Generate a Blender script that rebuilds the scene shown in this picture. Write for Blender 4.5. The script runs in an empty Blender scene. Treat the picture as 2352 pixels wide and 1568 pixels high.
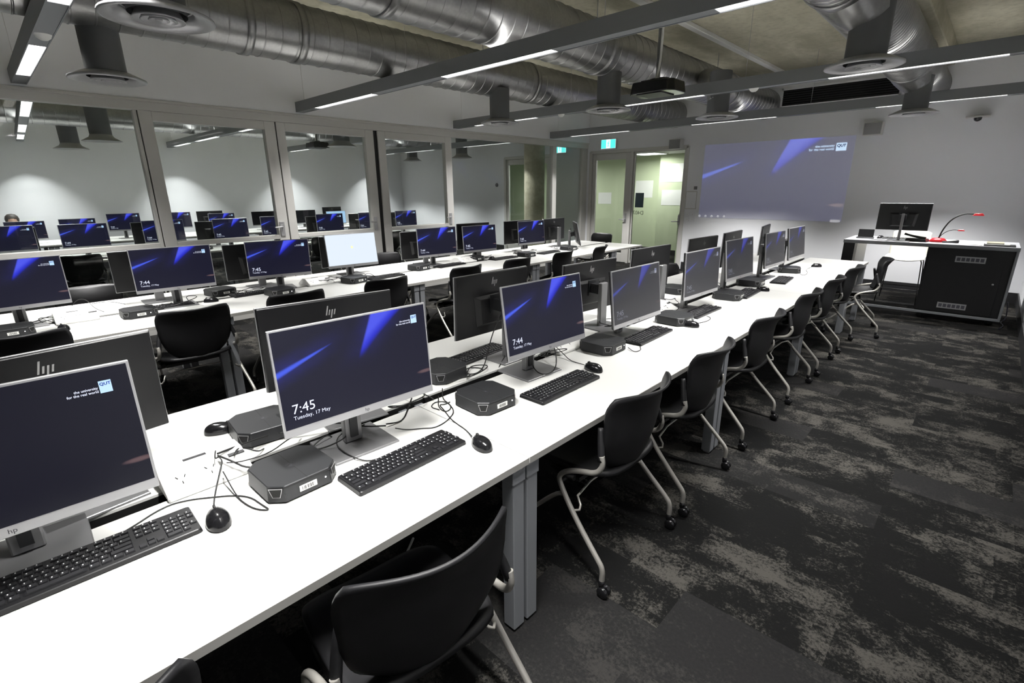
import bpy, bmesh, math, random
from math import sin, cos, pi, radians
from mathutils import Vector, Matrix

random.seed(7)
SC = bpy.context.scene
COL = SC.collection

# ------------------------------------------------------------------ camera
RIGHT = Vector((0.7258, 0.6879, -0.0088))
def cam_axes(y, p, r):
    f = Vector((sin(y)*cos(p), cos(y)*cos(p), -sin(p)))
    rt = Vector((cos(y), -sin(y), 0)); up = rt.cross(f)
    c, s = cos(r), sin(r)
    return c*rt + s*up, -s*rt + c*up, f
cr, cu, cf = cam_axes(-.7591, .2979, -.0092)
cd = bpy.data.cameras.new('camera'); cam = bpy.data.objects.new('camera', cd); COL.objects.link(cam)
cd.sensor_width = 36; cd.sensor_fit = 'HORIZONTAL'; cd.lens = 1138/2352*36; cd.clip_start = .03
cam.matrix_world = Matrix(((cr.x, cu.x, -cf.x, 0), (cr.y, cu.y, -cf.y, 0), (cr.z, cu.z, -cf.z, 1.607), (0, 0, 0, 1)))
SC.camera = cam

# ------------------------------------------------------------------ world, exposure
w = bpy.data.worlds.new('world'); SC.world = w; w.use_nodes = True
w.node_tree.nodes['Background'].inputs[0].default_value = (.5, .55, .6, 1)
w.node_tree.nodes['Background'].inputs[1].default_value = .05
SC.view_settings.view_transform = 'Standard'; SC.view_settings.look = 'None'
SC.view_settings.exposure = 1.95
SC.cycles.diffuse_bounces = 8; SC.cycles.max_bounces = 16; SC.cycles.transparent_max_bounces = 24; SC.view_settings.gamma = 1; SC.view_settings.use_curve_mapping = False
LAMP_W = 14.0       # watts of each tube lamp in the linear luminaires
UP_W = .45          # watts of each upward fill lamp, added to brighten the ceiling
CELL_W = 31         # watts of one louvre cell in the sharply cut luminaires
LAMP_SPREAD = 98   # louvre cut-off
LAMP_COL = (1, .985, .965)

# ------------------------------------------------------------------ materials
MATS = {}
def mat(name, col, rough=.5, metal=0, emit=None, es=1, spec=.5, bump=None, trans=0):
    if name in MATS: return MATS[name]
    m = bpy.data.materials.new(name); m.use_nodes = True; MATS[name] = m
    b = m.node_tree.nodes['Principled BSDF']
    b.inputs['Base Color'].default_value = (*col, 1); b.inputs['Roughness'].default_value = rough
    b.inputs['Metallic'].default_value = metal; b.inputs['Specular IOR Level'].default_value = spec
    if emit: b.inputs['Emission Color'].default_value = (*emit, 1); b.inputs['Emission Strength'].default_value = es
    nt = m.node_tree
    # every surface gets a faint procedural variation
    if bump:
        sc, st = bump
        tc = nt.nodes.new('ShaderNodeTexCoord'); n = nt.nodes.new('ShaderNodeTexNoise'); n.inputs['Scale'].default_value = sc
        n.inputs['Detail'].default_value = 4
        bp = nt.nodes.new('ShaderNodeBump'); bp.inputs['Strength'].default_value = st; bp.inputs['Distance'].default_value = .002
        nt.links.new(tc.outputs['Object'], n.inputs['Vector']); nt.links.new(n.outputs['Fac'], bp.inputs['Height'])
        nt.links.new(bp.outputs['Normal'], b.inputs['Normal'])
    return m

class NT:
    """small helper to write node maths"""
    def __init__(s, m): s.t = m.node_tree; s.n = s.t.nodes; s.l = s.t.links
    def new(s, k, **kw):
        n = s.n.new(k)
        for a, v in kw.items(): setattr(n, a, v)
        return n
    def put(s, sock, v):
        if isinstance(v, (int, float)): sock.default_value = v
        elif isinstance(v, tuple): sock.default_value = v if len(v) != 3 or sock.type == 'VECTOR' else (*v, 1)
        else: s.l.new(v, sock)
    def m(s, op, a, b=0, c=0, clamp=False):
        n = s.new('ShaderNodeMath', operation=op, use_clamp=clamp)
        s.put(n.inputs[0], a); s.put(n.inputs[1], b)
        if op in ('MULTIPLY_ADD',): s.put(n.inputs[2], c)
        return n.outputs[0]
    def ss(s, x, lo, hi):
        n = s.new('ShaderNodeMapRange', interpolation_type='SMOOTHSTEP'); n.clamp = True
        s.put(n.inputs['Value'], x); s.put(n.inputs['From Min'], lo); s.put(n.inputs['From Max'], hi)
        return n.outputs['Result']
    def mix(s, f, a, b, bt='MIX'):
        n = s.new('ShaderNodeMix', data_type='RGBA', blend_type=bt)
        s.put(n.inputs[0], f); s.put(n.inputs[6], a); s.put(n.inputs[7], b)
        return n.outputs[2]

def wallpaper_colour(t, streaks=True):
    """lock screen picture: dark navy with two comet-like blue streaks (by uv)"""
    uv = t.new('ShaderNodeTexCoord').outputs['UV']
    sp = t.new('ShaderNodeSeparateXYZ'); t.l.new(uv, sp.inputs[0]); u, v = sp.outputs[0], sp.outputs[1]
    nz = t.new('ShaderNodeTexNoise'); nz.inputs['Scale'].default_value = 9; t.l.new(uv, nz.inputs['Vector']); nf = nz.outputs['Fac']
    tt = t.m('DIVIDE', t.m('SUBTRACT', v, .54), .46)
    ul = t.m('MULTIPLY_ADD', tt, .115, .495); ur = t.m('MULTIPLY_ADD', t.m('POWER', t.m('MAXIMUM', tt, 0), 1.25), .30, .502)
    a = t.m('MULTIPLY', t.ss(t.m('SUBTRACT', u, ul), -.012, .008), t.ss(t.m('SUBTRACT', ur, u), -.035, .02))
    a = t.m('MULTIPLY', a, t.ss(tt, -.02, .3))
    al = t.ss(t.m('SUBTRACT', ur, u), .0, .09)
    vl = t.m('MULTIPLY_ADD', u, .62, .57)
    d = t.m('ABSOLUTE', t.m('SUBTRACT', v, vl)); wd = t.m('MAXIMUM', t.m('MULTIPLY_ADD', u, -.085, .036), .0005)
    b = t.ss(t.m('DIVIDE', d, wd), 1.3, .2); b = t.m('MULTIPLY', b, t.ss(u, .36, .2))
    glow = t.m('MULTIPLY', t.ss(t.m('DIVIDE', d, .2), 1, 0), t.ss(u, .5, .0))
    glow = t.m('ADD', glow, t.m('MULTIPLY', t.ss(t.m('ABSOLUTE', t.m('SUBTRACT', u, t.m('MULTIPLY_ADD', tt, .2, .5))), .2, 0), t.ss(tt, -.3, 1)))
    c = t.mix(t.m('MULTIPLY', glow, nf), (.008, .008, .024), (.022, .024, .24))
    if streaks: c = t.mix(a, c, t.mix(al, (.02, .028, .70), (.085, .11, .95)))
    if streaks: c = t.mix(b, c, (.07, .13, .95))
    else: c = (.0035, .0035, .012, 1)
    # warm flare at the lower right of the picture
    du = t.m('SUBTRACT', u, .965); dv = t.m('SUBTRACT', v, .20)
    r = t.m('ADD', t.m('MULTIPLY', t.m('MULTIPLY', du, du), 260), t.m('MULTIPLY', t.m('MULTIPLY', dv, dv), 2200))
    c = t.mix(t.m('MULTIPLY', t.ss(r, 1.6, 0), .35), c, (.42, .25, .25))
    return c

def screen_material(name, kind='lock', level=.23, wall=None):
    m = mat(name, wall or (.006, .006, .008), .28 if not wall else .6)
    t = NT(m); b = t.n['Principled BSDF']; b.inputs['Specular IOR Level'].default_value = .28
    if kind == 'lock': c = wallpaper_colour(t)
    elif kind == 'dim': c = wallpaper_colour(t, False)
    elif kind == 'white': c = (.80, .89, 1.0, 1)
    elif kind == 'cyan': c = (.42, .66, .95, 1)
    else: c = (.005, .005, .006, 1)
    t.put(b.inputs['Emission Color'], c); b.inputs['Emission Strength'].default_value = level
    return m

M_TOP = mat('white_laminate', (.64, .64, .62), .38, bump=(60, .03))
M_EDGE = mat('laminate_edge', (.32, .315, .295), .5)
M_ALU = mat('silver_metal', (.55, .55, .56), .38, .75)
M_GREYMET = mat('grey_powder_coat', (.24, .25, .265), .5, .25, bump=(300, .05))
M_CREAMTUBE = mat('satin_nickel_tube', (.42, .405, .37), .38, .55)
M_BLACK = mat('black_plastic', (.007, .007, .008), .38, bump=(400, .06))
M_SHELL = mat('black_chair_shell', (.009, .009, .010), .48, spec=.35, bump=(900, .25))
M_RUBBER = mat('black_rubber', (.006, .006, .006), .55)
M_GLOSSB = mat('glossy_black', (.008, .008, .009), .18)
M_CASE = mat('charcoal_case', (.028, .029, .031), .42, .3, bump=(500, .05))
M_SILVER = mat('silver_plastic', (.42, .42, .43), .33, .5)
M_STAND = mat('dull_silver_stand', (.27, .27, .275), .36, .6)
M_WHITEP = mat('white_plastic', (.72, .72, .70), .4)
M_DARK = mat('dark_recess', (.004, .004, .004), .7)
M_CAB = mat('black_cabinet', (.007, .007, .008), .5, bump=(200, .05))
M_WALL = mat('white_wall_paint', (.80, .81, .84), .75, bump=(120, .15))
M_WHITEWALL = M_WALL
M_SKIRT = mat('charcoal_skirting', (.022, .022, .024), .45)
M_FRAME = mat('partition_aluminium', (.60, .59, .565), .45, .15)
M_LENS = mat('lamp_lens', (.9, .9, .9), .4, emit=(1, .985, .95), es=.9)
M_GREEN = mat('green_corridor_paint', (.58, .645, .44), .7, bump=(30, .1))
M_RED = mat('red_plastic', (.55, .02, .03), .3)
M_PAPER = mat('paper', (.80, .80, .76), .7)
M_TEXTDIM = mat('dim_screen_text', (.1, .1, .1), .5, emit=(.5, .55, .75), es=.09)
M_TEXT = mat('screen_text', (.1, .1, .1), .5, emit=(.75, .80, 1), es=.28)
M_TILE = mat('logo_tile', (.1, .1, .1), .5, emit=(.42, .66, .95), es=.28)
M_TILETEXT = mat('logo_letters', (.02, .03, .2), .5, spec=.05)
M_INK = mat('dark_ink', (.03, .03, .035), .6)
M_KEY = mat('black_keycaps', (.016, .016, .018), .35)
M_LEGEND = mat('key_legends', (.55, .55, .56), .5)
M_HAIR = mat('dark_hair', (.02, .015, .012), .6, bump=(200, .5))
M_SKIN = mat('skin', (.45, .28, .2), .6)
M_SHIRT = mat('dark_shirt', (.03, .03, .05), .8)
M_GREENLED = mat('exit_sign_green', (.1, .5, .4), .4, emit=(.08, .72, .68), es=.33)
M_WHITELED = mat('exit_sign_white', (.8, .8, .8), .4, emit=(.75, .95, 1), es=.3)
M_SCR = screen_material('lock_screen')
M_SCRL = screen_material('oblique_dimmed_lock_screen', level=.085); M_SCRL.node_tree.nodes['Principled BSDF'].inputs['Roughness'].default_value = .5; M_SCRL.node_tree.nodes['Principled BSDF'].inputs['Specular IOR Level'].default_value = .8  # dimming and haze of an oblique view set into this screen's emission and gloss
M_SCRD = screen_material('dim_lock_screen', 'dim')
M_SCRW = screen_material('white_screen', 'white', .26)
M_SCRC = screen_material('cyan_screen', 'cyan', .25)
M_SCRO = screen_material('blank_screen', 'off', 0)

def make_glass():
    m = bpy.data.materials.new('clear_glass'); m.use_nodes = True; t = NT(m)
    t.n.remove(t.n['Principled BSDF']); out = t.n['Material Output']
    tr = t.new('ShaderNodeBsdfTransparent'); tr.inputs[0].default_value = (.93, .96, .95, 1)
    gl = t.new('ShaderNodeBsdfGlossy'); gl.inputs['Roughness'].default_value = .02; gl.inputs[0].default_value = (.9, .9, .9, 1)
    fr = t.new('ShaderNodeFresnel'); fr.inputs[0].default_value = 1.45
    mx = t.new('ShaderNodeMixShader'); geo = t.new('ShaderNodeNewGeometry'); ff = t.m('MULTIPLY', fr.outputs[0], t.m('SUBTRACT', 1, geo.outputs['Backfacing'])); t.l.new(ff, mx.inputs[0]); t.l.new(tr.outputs[0], mx.inputs[1]); t.l.new(gl.outputs[0], mx.inputs[2])
    t.l.new(mx.outputs[0], out.inputs['Surface'])
    return m
M_GLASS = make_glass()

def make_duct():
    m = mat('galvanised_steel', (.42, .42, .42), .38, .92); t = NT(m); b = t.n['Principled BSDF']
    tc = t.new('ShaderNodeTexCoord'); n = t.new('ShaderNodeTexNoise'); n.inputs['Scale'].default_value = 7; n.inputs['Detail'].default_value = 5
    t.l.new(tc.outputs['Object'], n.inputs['Vector'])
    v = t.new('ShaderNodeTexVoronoi'); v.inputs['Scale'].default_value = 45; t.l.new(tc.outputs['Object'], v.inputs['Vector'])
    c = t.mix(n.outputs['Fac'], (.30, .30, .30), (.50, .50, .49)); c = t.mix(t.m('MULTIPLY', v.outputs['Distance'], .25), c, (.2, .2, .2))
    t.l.new(c, b.inputs['Base Color']); t.put(b.inputs['Roughness'], t.m('MULTIPLY_ADD', n.outputs['Fac'], .12, .29))
    return m
M_DUCT = make_duct()
M_PIPE = mat('weathered_galvanised', (.17, .175, .18), .5, .6, bump=(60, .4))

def make_concrete():
    m = mat('raw_concrete', (.3, .28, .22), .85); t = NT(m); b = t.n['Principled BSDF']
    tc = t.new('ShaderNodeTexCoord'); mp = t.new('ShaderNodeMapping'); mp.inputs['Scale'].default_value = (1.2, .45, 1); t.l.new(tc.outputs['Object'], mp.inputs[0])
    n = t.new('ShaderNodeTexNoise'); n.inputs['Scale'].default_value = 1.6; n.inputs['Detail'].default_value = 8; n.inputs['Roughness'].default_value = .65
    n2 = t.new('ShaderNodeTexNoise'); n2.inputs['Scale'].default_value = 14; n2.inputs['Detail'].default_value = 6
    t.l.new(mp.outputs[0], n.inputs['Vector']); t.l.new(tc.outputs['Object'], n2.inputs['Vector'])
    c = t.mix(t.ss(n.outputs['Fac'], .35, .68), (.36, .34, .245), (.57, .545, .42)); c = t.mix(t.m('MULTIPLY', t.ss(n2.outputs['Fac'], .45, .75), .35), c, (.27, .25, .18))
    t.l.new(c, b.inputs['Base Color'])
    bp = t.new('ShaderNodeBump'); bp.inputs['Strength'].default_value = .3; t.l.new(n2.outputs['Fac'], bp.inputs['Height']); t.l.new(bp.outputs[0], b.inputs['Normal'])
    return m
M_CONC = make_concrete()

def make_carpet():
    m = mat('patchwork_carpet', (.03, .03, .03), .95, spec=.1); t = NT(m); b = t.n['Principled BSDF']
    tc = t.new('ShaderNodeTexCoord').outputs['Object']
    def brick(sx, sy, off, seed):
        mp = t.new('ShaderNodeMapping'); mp.inputs['Location'].default_value = (seed, seed*.37, 0); t.l.new(tc, mp.inputs[0])
        k = t.new('ShaderNodeTexBrick'); k.offset = off; k.inputs['Scale'].default_value = 1; k.inputs['Mortar Size'].default_value = 0
        k.inputs['Brick Width'].default_value = sx; k.inputs['Row Height'].default_value = sy; k.inputs['Bias'].default_value = 0
        k.inputs['Color1'].default_value = (0, 0, 0, 1); k.inputs['Color2'].default_value = (1, 1, 1, 1); t.l.new(mp.outputs[0], k.inputs['Vector'])
        return k.outputs['Color']
    tile = brick(1.0, .25, .5, .13); tile2 = brick(.5, .125, .37, 3.7)
    def noise(sc, det, dist=0, scale=(1, 1, 1), extra=None, rough=.6):
        mp = t.new('ShaderNodeMapping'); mp.inputs['Scale'].default_value = scale; t.l.new(tc, mp.inputs[0])
        vec = mp.outputs[0]
        if extra is not None:
            ad = t.new('ShaderNodeVectorMath', operation='MULTIPLY_ADD'); t.l.new(extra, ad.inputs[0]); ad.inputs[1].default_value = (5.1, 3.3, 7.7); t.l.new(vec, ad.inputs[2]); vec = ad.outputs[0]
        n = t.new('ShaderNodeTexNoise'); n.inputs['Scale'].default_value = sc; n.inputs['Detail'].default_value = det; n.inputs['Distortion'].default_value = dist
        n.inputs['Roughness'].default_value = rough
        t.l.new(vec, n.inputs['Vector']); return n.outputs['Fac']
    big = noise(3.0, 4, .5, (.9, 1.1, 1), tile)
    big2 = noise(9.0, 4, .6, (1, 1, 1), tile2, .7)
    cloud = noise(.9, 2)
    fine = noise(75, 3, 0, (1, 1, 1), None, .8)
    f = t.m('ADD', t.m('MULTIPLY', big, .55), t.m('MULTIPLY', big2, .33))
    f = t.m('ADD', f, t.m('MULTIPLY', cloud, .2)); f = t.m('ADD', f, t.m('MULTIPLY', t.m('SUBTRACT', tile2, .5), .045))
    f = t.m('ADD', f, t.m('MULTIPLY', t.m('SUBTRACT', fine, .5), .42))
    k = t.ss(f, .52, .66)
    c = t.mix(k, (.006, .006, .006), (.056, .053, .047)); 
    flat = t.mix(t.m('MULTIPLY', t.ss(tile, .72, .75), .75), c, t.mix(fine, (.009, .009, .010), (.027, .026, .025)))
    t.l.new(flat, b.inputs['Base Color'])
    bp = t.new('ShaderNodeBump'); bp.inputs['Strength'].default_value = .5; bp.inputs['Distance'].default_value = .004
    t.l.new(fine, bp.inputs['Height']); t.l.new(bp.outputs[0], b.inputs['Normal'])
    return m
M_CARPET = make_carpet()

# ------------------------------------------------------------------ geometry helpers
class MB:
    def __init__(s): s.b = bmesh.new(); s.uv = None
    def box(s, x0, x1, y0, y1, z0, z1, M=None):
        vs = [Vector((x, y, z)) for x in (x0, x1) for y in (y0, y1) for z in (z0, z1)]
        if M is not None: vs = [M @ v for v in vs]
        v = [s.b.verts.new(p) for p in vs]
        for f in ((0, 1, 3, 2), (4, 6, 7, 5), (0, 4, 5, 1), (2, 3, 7, 6), (0, 2, 6, 4), (1, 5, 7, 3)): s.b.faces.new([v[i] for i in f])
        return s
    def prism(s, poly, z0, z1, top=1.0, M=None):
        n = len(poly); cx = sum(p[0] for p in poly)/n; cy = sum(p[1] for p in poly)/n
        lo = [Vector((x, y, z0)) for x, y in poly]; hi = [Vector((cx+(x-cx)*top, cy+(y-cy)*top, z1)) for x, y in poly]
        if M is not None: lo = [M @ v for v in lo]; hi = [M @ v for v in hi]
        a = [s.b.verts.new(p) for p in lo]; b = [s.b.verts.new(p) for p in hi]
        s.b.faces.new(a[::-1]); s.b.faces.new(b)
        for i in range(n): s.b.faces.new((a[i], a[(i+1) % n], b[(i+1) % n], b[i]))
        return s
    def tube(s, pts, r, n=8, smooth=2, cap=True):
        P = [Vector(p) for p in pts]
        R = [r]*len(P) if isinstance(r, (int, float)) else list(r)
        for _ in range(smooth):
            if len(P) < 3: break
            Q = [P[0]]; S = [R[0]]
            for i in range(len(P)-1):
                Q += [P[i]*.75+P[i+1]*.25, P[i]*.25+P[i+1]*.75]; S += [R[i]*.75+R[i+1]*.25, R[i]*.25+R[i+1]*.75]
            Q.append(P[-1]); S.append(R[-1]); P, R = Q, S
        rings = []; prev = None
        for i, p in enumerate(P):
            d = (P[min(i+1, len(P)-1)]-P[max(i-1, 0)]).normalized()
            if prev is None: u = d.orthogonal().normalized()
            else: u = (prev - d*prev.dot(d)).normalized()
            prev = u; v = d.cross(u)
            rings.append([s.b.verts.new(p+(u*cos(2*pi*k/n)+v*sin(2*pi*k/n))*R[i]) for k in range(n)])
        for a, b in zip(rings, rings[1:]):
            for k in range(n):
                f = s.b.faces.new((a[k], a[(k+1) % n], b[(k+1) % n], b[k])); f.smooth = True
        if cap: s.b.faces.new(rings[0][::-1]); s.b.faces.new(rings[-1])
        return s
    def lathe(s, prof, n=24, M=None, smooth=True):
        """profile of (r, z) about the z axis"""
        M = M or Matrix()
        rings = [[s.b.verts.new(M @ Vector((r*cos(2*pi*k/n), r*sin(2*pi*k/n), z))) for k in range(n)] if r > 1e-6 else [s.b.verts.new(M @ Vector((0, 0, z)))] for r, z in prof]
        for a, b in zip(rings, rings[1:]):
            for k in range(n):
                q = [a[k % len(a)], a[(k+1) % len(a)], b[(k+1) % len(b)], b[k % len(b)]]
                q = [x for i, x in enumerate(q) if x not in q[:i]]
                if len(q) > 2: f = s.b.faces.new(q); f.smooth = smooth
        return s
    def grid(s, fn, nu, nv, thick=0):
        g = [[s.b.verts.new(fn(i/nu, j/nv)) for j in range(nv+1)] for i in range(nu+1)]
        for i in range(nu):
            for j in range(nv):
                f = s.b.faces.new((g[i][j], g[i+1][j], g[i+1][j+1], g[i][j+1])); f.smooth = True
        return s
    def quad(s, pts, uvs=None):
        v = [s.b.verts.new(p) for p in pts]; f = s.b.faces.new(v)
        if uvs:
            L = s.b.loops.layers.uv.verify()
            for lp, q in zip(f.loops, uvs): lp[L].uv = q
        return s
    def build(s, name, m, parent=None, bevel=0, solid=0, seg=1, loc=None):
        bmesh.ops.recalc_face_normals(s.b, faces=s.b.faces)
        if solid:
            bmesh.ops.solidify(s.b, geom=list(s.b.faces), thickness=solid)
            bmesh.ops.recalc_face_normals(s.b, faces=s.b.faces)
        if bevel:
            es = [e for e in s.b.edges if len(e.link_faces) == 2 and e.calc_face_angle(0) > .5 and not (e.link_faces[0].smooth and e.link_faces[1].smooth)]
            bmesh.ops.bevel(s.b, geom=es, offset=bevel, segments=seg, affect='EDGES', clamp_overlap=True, profile=.5)
        me = bpy.data.meshes.new(name); s.b.to_mesh(me); s.b.free(); me.materials.append(m)
        o = bpy.data.objects.new(name, me); COL.objects.link(o)
        if parent is not None: o.parent = parent
        if loc: o.location = loc
        return o

def tag(o, label, cat, group=None):
    o['label'] = label; o['category'] = cat
    if group: o['group'] = group
    return o
def struct(o): o['kind'] = 'structure'; return o
def thing(name, label, cat, loc=(0, 0, 0), rz=0, group=None):
    o = bpy.data.objects.new(name, None); COL.objects.link(o); o.empty_display_size = .05
    o.location = loc; o.rotation_euler = (0, 0, rz); return tag(o, label, cat, group)
def copy_tree(o, parent=None):
    c = o.copy(); COL.objects.link(c)
    if parent is not None: c.parent = parent
    for ch in list(o.children): copy_tree(ch, c)
    return c
used = set()
def place(proto, loc, rz, label, cat, group):
    o = copy_tree(proto); o.location = loc; o.rotation_euler = (0, 0, rz); tag(o, label, cat, group); return o
def kids(o): return {c.name.split('.')[0]: c for c in o.children}
def ordinal(n): return ['', 'first', 'second', 'third', 'fourth', 'fifth', 'sixth', 'seventh', 'eighth', 'ninth', 'tenth'][n]

def text_mesh(body, size, fn, align='LEFT', space=1.0, bold=0):
    """mesh of a text; fn maps its (x, y) to a point"""
    cu_ = bpy.data.curves.new('lettering', 'FONT'); cu_.body = body; cu_.size = size; cu_.align_x = align; cu_.space_character = space; cu_.resolution_u = 3; cu_.offset = bold*size
    o = bpy.data.objects.new('lettering', cu_); COL.objects.link(o)
    dg = bpy.context.evaluated_depsgraph_get(); me = bpy.data.meshes.new_from_object(o.evaluated_get(dg))
    bpy.data.objects.remove(o); bpy.data.curves.remove(cu_)
    me.transform(Matrix()); 
    for v in me.vertices: v.co = fn(v.co.x, v.co.y)
    return me
def text_obj(name, body, size, fn, m, parent, align='LEFT', width=None):
    if width:   # size the lettering to a given width
        tm = text_mesh(body, 1, lambda x, y: Vector((x, y, 0))); size = width/(max(v.co.x for v in tm.vertices)-min(v.co.x for v in tm.vertices)); bpy.data.meshes.remove(tm)
    me = text_mesh(body, size, fn, align, bold=(.03 if body == 'QUT' else .012 if 'univ' in body else 0)); me.materials.clear(); me.materials.append(m)
    o = bpy.data.objects.new(name, me); COL.objects.link(o); o.parent = parent
    return o

# ------------------------------------------------------------------ the room (structure)
FW = 9.85; PX = -6.98; BX = -14.2; RX = .47; BY = -2.6; CZ = 3.42
struct(MB().box(BX-.2, RX+.2, BY-.2, 12.6, -.1, 0).build('floor', M_CARPET))
struct(MB().box(BX-.2, RX+.2, BY-.2, 12.6, CZ, CZ+.2).build('ceiling', M_CONC))
# concrete beam of the slab above the carpet aisle
struct(MB().box(-1.55, -.80, BY, FW, 3.21, CZ).build('trim_1', M_CONC, bevel=.01))
# front wall with its openings: door to the other room, door and side light of this room
D1 = (-6.86, -4.56); D2 = (-9.56, -8.0); DZ_ = 2.385
fw = MB()
for x0, x1, z0, z1 in ((BX, D2[0], 0, CZ), (D2[0], D2[1], DZ_, CZ), (D2[1], D1[0], 0, CZ), (D1[0], D1[1], DZ_, CZ), (D1[1], RX, 0, CZ)):
    fw.box(x0, x1, FW, FW+.14, z0, z1)
struct(fw.build('wall_front', M_WALL))
struct(MB().box(RX, RX+.15, BY, FW+.14, 0, CZ).build('wall_right', M_WALL))
struct(MB().box(BX-.15, BX, BY, FW+.14, 0, CZ).build('wall_left', M_WALL))
struct(MB().box(BX-.15, RX+.15, BY-.15, BY, 0, CZ).build('wall_back', M_WALL))
# wall above the glass partition
struct(MB().box(PX-.07, PX+.07, BY, FW, 2.56, CZ).build('wall_partition', M_WALL))
# skirting boards
struct(MB().box(D1[1]+.05, RX, FW-.015, FW, 0, .15).box(D2[1], D1[0], FW-.015, FW, 0, .15).box(BX, D2[0]-.05, FW-.015, FW, 0, .15).build('baseboard_front', M_SKIRT))
struct(MB().box(RX-.015, RX, BY, FW-.02, 0, .15).build('baseboard_right', M_SKIRT))
struct(MB().box(BX, BX+.015, BY, FW-.02, 0, .15).build('baseboard_left', M_SKIRT))
# corridor beyond the doors
struct(MB().box(BX, -6.16, 12.1, 12.3, 0, CZ).box(-6.16, -2.5, 11.8, 12.3, 0, CZ).box(-2.6, -2.5, FW+.14, 11.6, 0, CZ).box(BX, BX+.1, FW+.14, 12.1, 0, CZ).build('wall_corridor', M_GREEN))
struct(MB().box(BX+.1, -6.16, 12.08, 12.1, 0, .12).box(-6.16, -2.62, 11.78, 11.8, 0, .12).build('baseboard_corridor', M_SKIRT))
struct(MB().box(BX, -2.5, FW+.14, 12.1, 2.385, 2.42).build('ceiling_corridor', mat('ceiling_tile', (.7, .7, .68), .8)))

# round concrete column in the other room
c_ = MB().lathe([(.24, 0), (.24, CZ)], 32, Matrix.Translation((-8.05, 9.30, 0))).build('trim_2', M_CONC); struct(c_)

# glass partition: head, rail, stiles (window structure), each bay of glass its own object
struct(MB().box(PX-.06, PX+.06, BY, FW, 2.46, 2.56).box(PX-.085, PX+.085, BY, FW, 2.545, 2.575).build('trim_3', M_FRAME, bevel=.004))
struct(MB().box(PX-.05, PX+.05, BY, FW, 0, .06).build('trim_4', M_FRAME))
YS = [(-1.45, 1.43), (1.60, 2.79), (3.05, 4.22), (4.56, 5.72), (5.86, 8.60), (8.73, 9.66)]
stiles = [((1.43, 1.465), (1.475, 1.60)), ((2.79, 2.925), (2.94, 3.05)), ((4.22, 4.36), (4.43, 4.56)), ((5.72, 5.86),), ((8.60, 8.73),), ((9.66, 9.85),)]
for i, (a, b) in enumerate(YS):
    f = MB()
    if i == 0: f.box(PX-.045, PX+.045, BY, a, .06, 2.46)
    for s in stiles[i]: f.box(PX-.045, PX+.045, s[0], s[1], .06, 2.46)
    door = i in (1, 2, 3)
    if door: f.box(PX-.045, PX+.045, a, b, 2.36, 2.46).box(PX-.045, PX+.045, a, b, .06, .22)
    if i < 4: f.box(PX-.045, PX+.045, a, b, .995, 1.05)
    o = struct(f.build('window_%d' % (i+1), M_FRAME, bevel=.004))
    g = MB().box(PX-.005, PX+.005, a-.01, b+.01, .06, 2.46).build('pane', M_GLASS, o)
    if door:
        MB().tube([(PX+.045, b+.05, 1.15), (PX+.09, b+.05, 1.15), (PX+.09, b-.06, 1.15)], .009).box(PX+.04, PX+.055, b+.02, b+.08, 1.03, 1.22).build('handle', M_ALU, o)
gap = struct(MB().box(PX-.02, PX+.02, 4.36, 4.43, .06, 2.46).box(PX-.02, PX+.02, 2.925, 2.94, .06, 2.46).box(PX-.02, PX+.02, 1.465, 1.475, .06, 2.46).build('trim_5', M_RUBBER))

# door of this room and the glazed leaf beside it
def leaf(name, x0, x1, z1, sl, sr, handle=None, top=.13, bot=.2):
    o = MB().box(x0, x0+sl, FW+.03, FW+.08, .01, z1).box(x1-sr, x1, FW+.03, FW+.08, .01, z1).box(x0+sl, x1-sr, FW+.03, FW+.08, z1-top, z1).box(x0+sl, x1-sr, FW+.03, FW+.08, .01, .01+bot).build(name, M_FRAME, bevel=.004)
    struct(o)
    MB().box(x0+sl-.005, x1-sr+.005, FW+.05, FW+.058, .1, z1-top+.01).build('pane', M_GLASS, o)
    if handle:
        hx, d = handle
        MB().box(hx-.02, hx+.02, FW+.02, FW+.032, .88, 1.08).tube([(hx, FW+.03, .95), (hx, FW-.03, .95), (hx+d*.13, FW-.03, .95)], .01).build('handle', M_ALU, o)
    return o
fr = MB().box(D1[0]-.02, D1[0]+.05, FW-.01, FW+.13, 0, DZ_).box(D1[1]-.05, D1[1]+.02, FW-.01, FW+.13, 0, DZ_).box(D1[0], D1[1], FW-.01, FW+.13, DZ_-.045, DZ_+.02).box(-5.83, -5.77, FW, FW+.13, 0, DZ_-.04)
struct(fr.build('trim_6', M_FRAME, bevel=.004))
leaf('door_1', D1[0]+.055, -5.835, 2.335, .09, .13, (-5.90, -1))
d2 = leaf('door_2', -5.765, D1[1]-.055, 2.335, .03, .04, (-4.66, -1), top=.02, bot=.05)
fr = MB().box(D2[0]-.02, D2[0]+.05, FW-.01, FW+.13, 0, DZ_).box(D2[1]-.05, D2[1]+.02, FW-.01, FW+.13, 0, DZ_).box(D2[0], D2[1], FW-.01, FW+.13, DZ_-.045, DZ_+.02)
struct(fr.build('trim_7', M_FRAME, bevel=.004))
leaf('door_3', D2[0]+.055, D2[1]-.055, 2.335, .07, .1, None)

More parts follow.
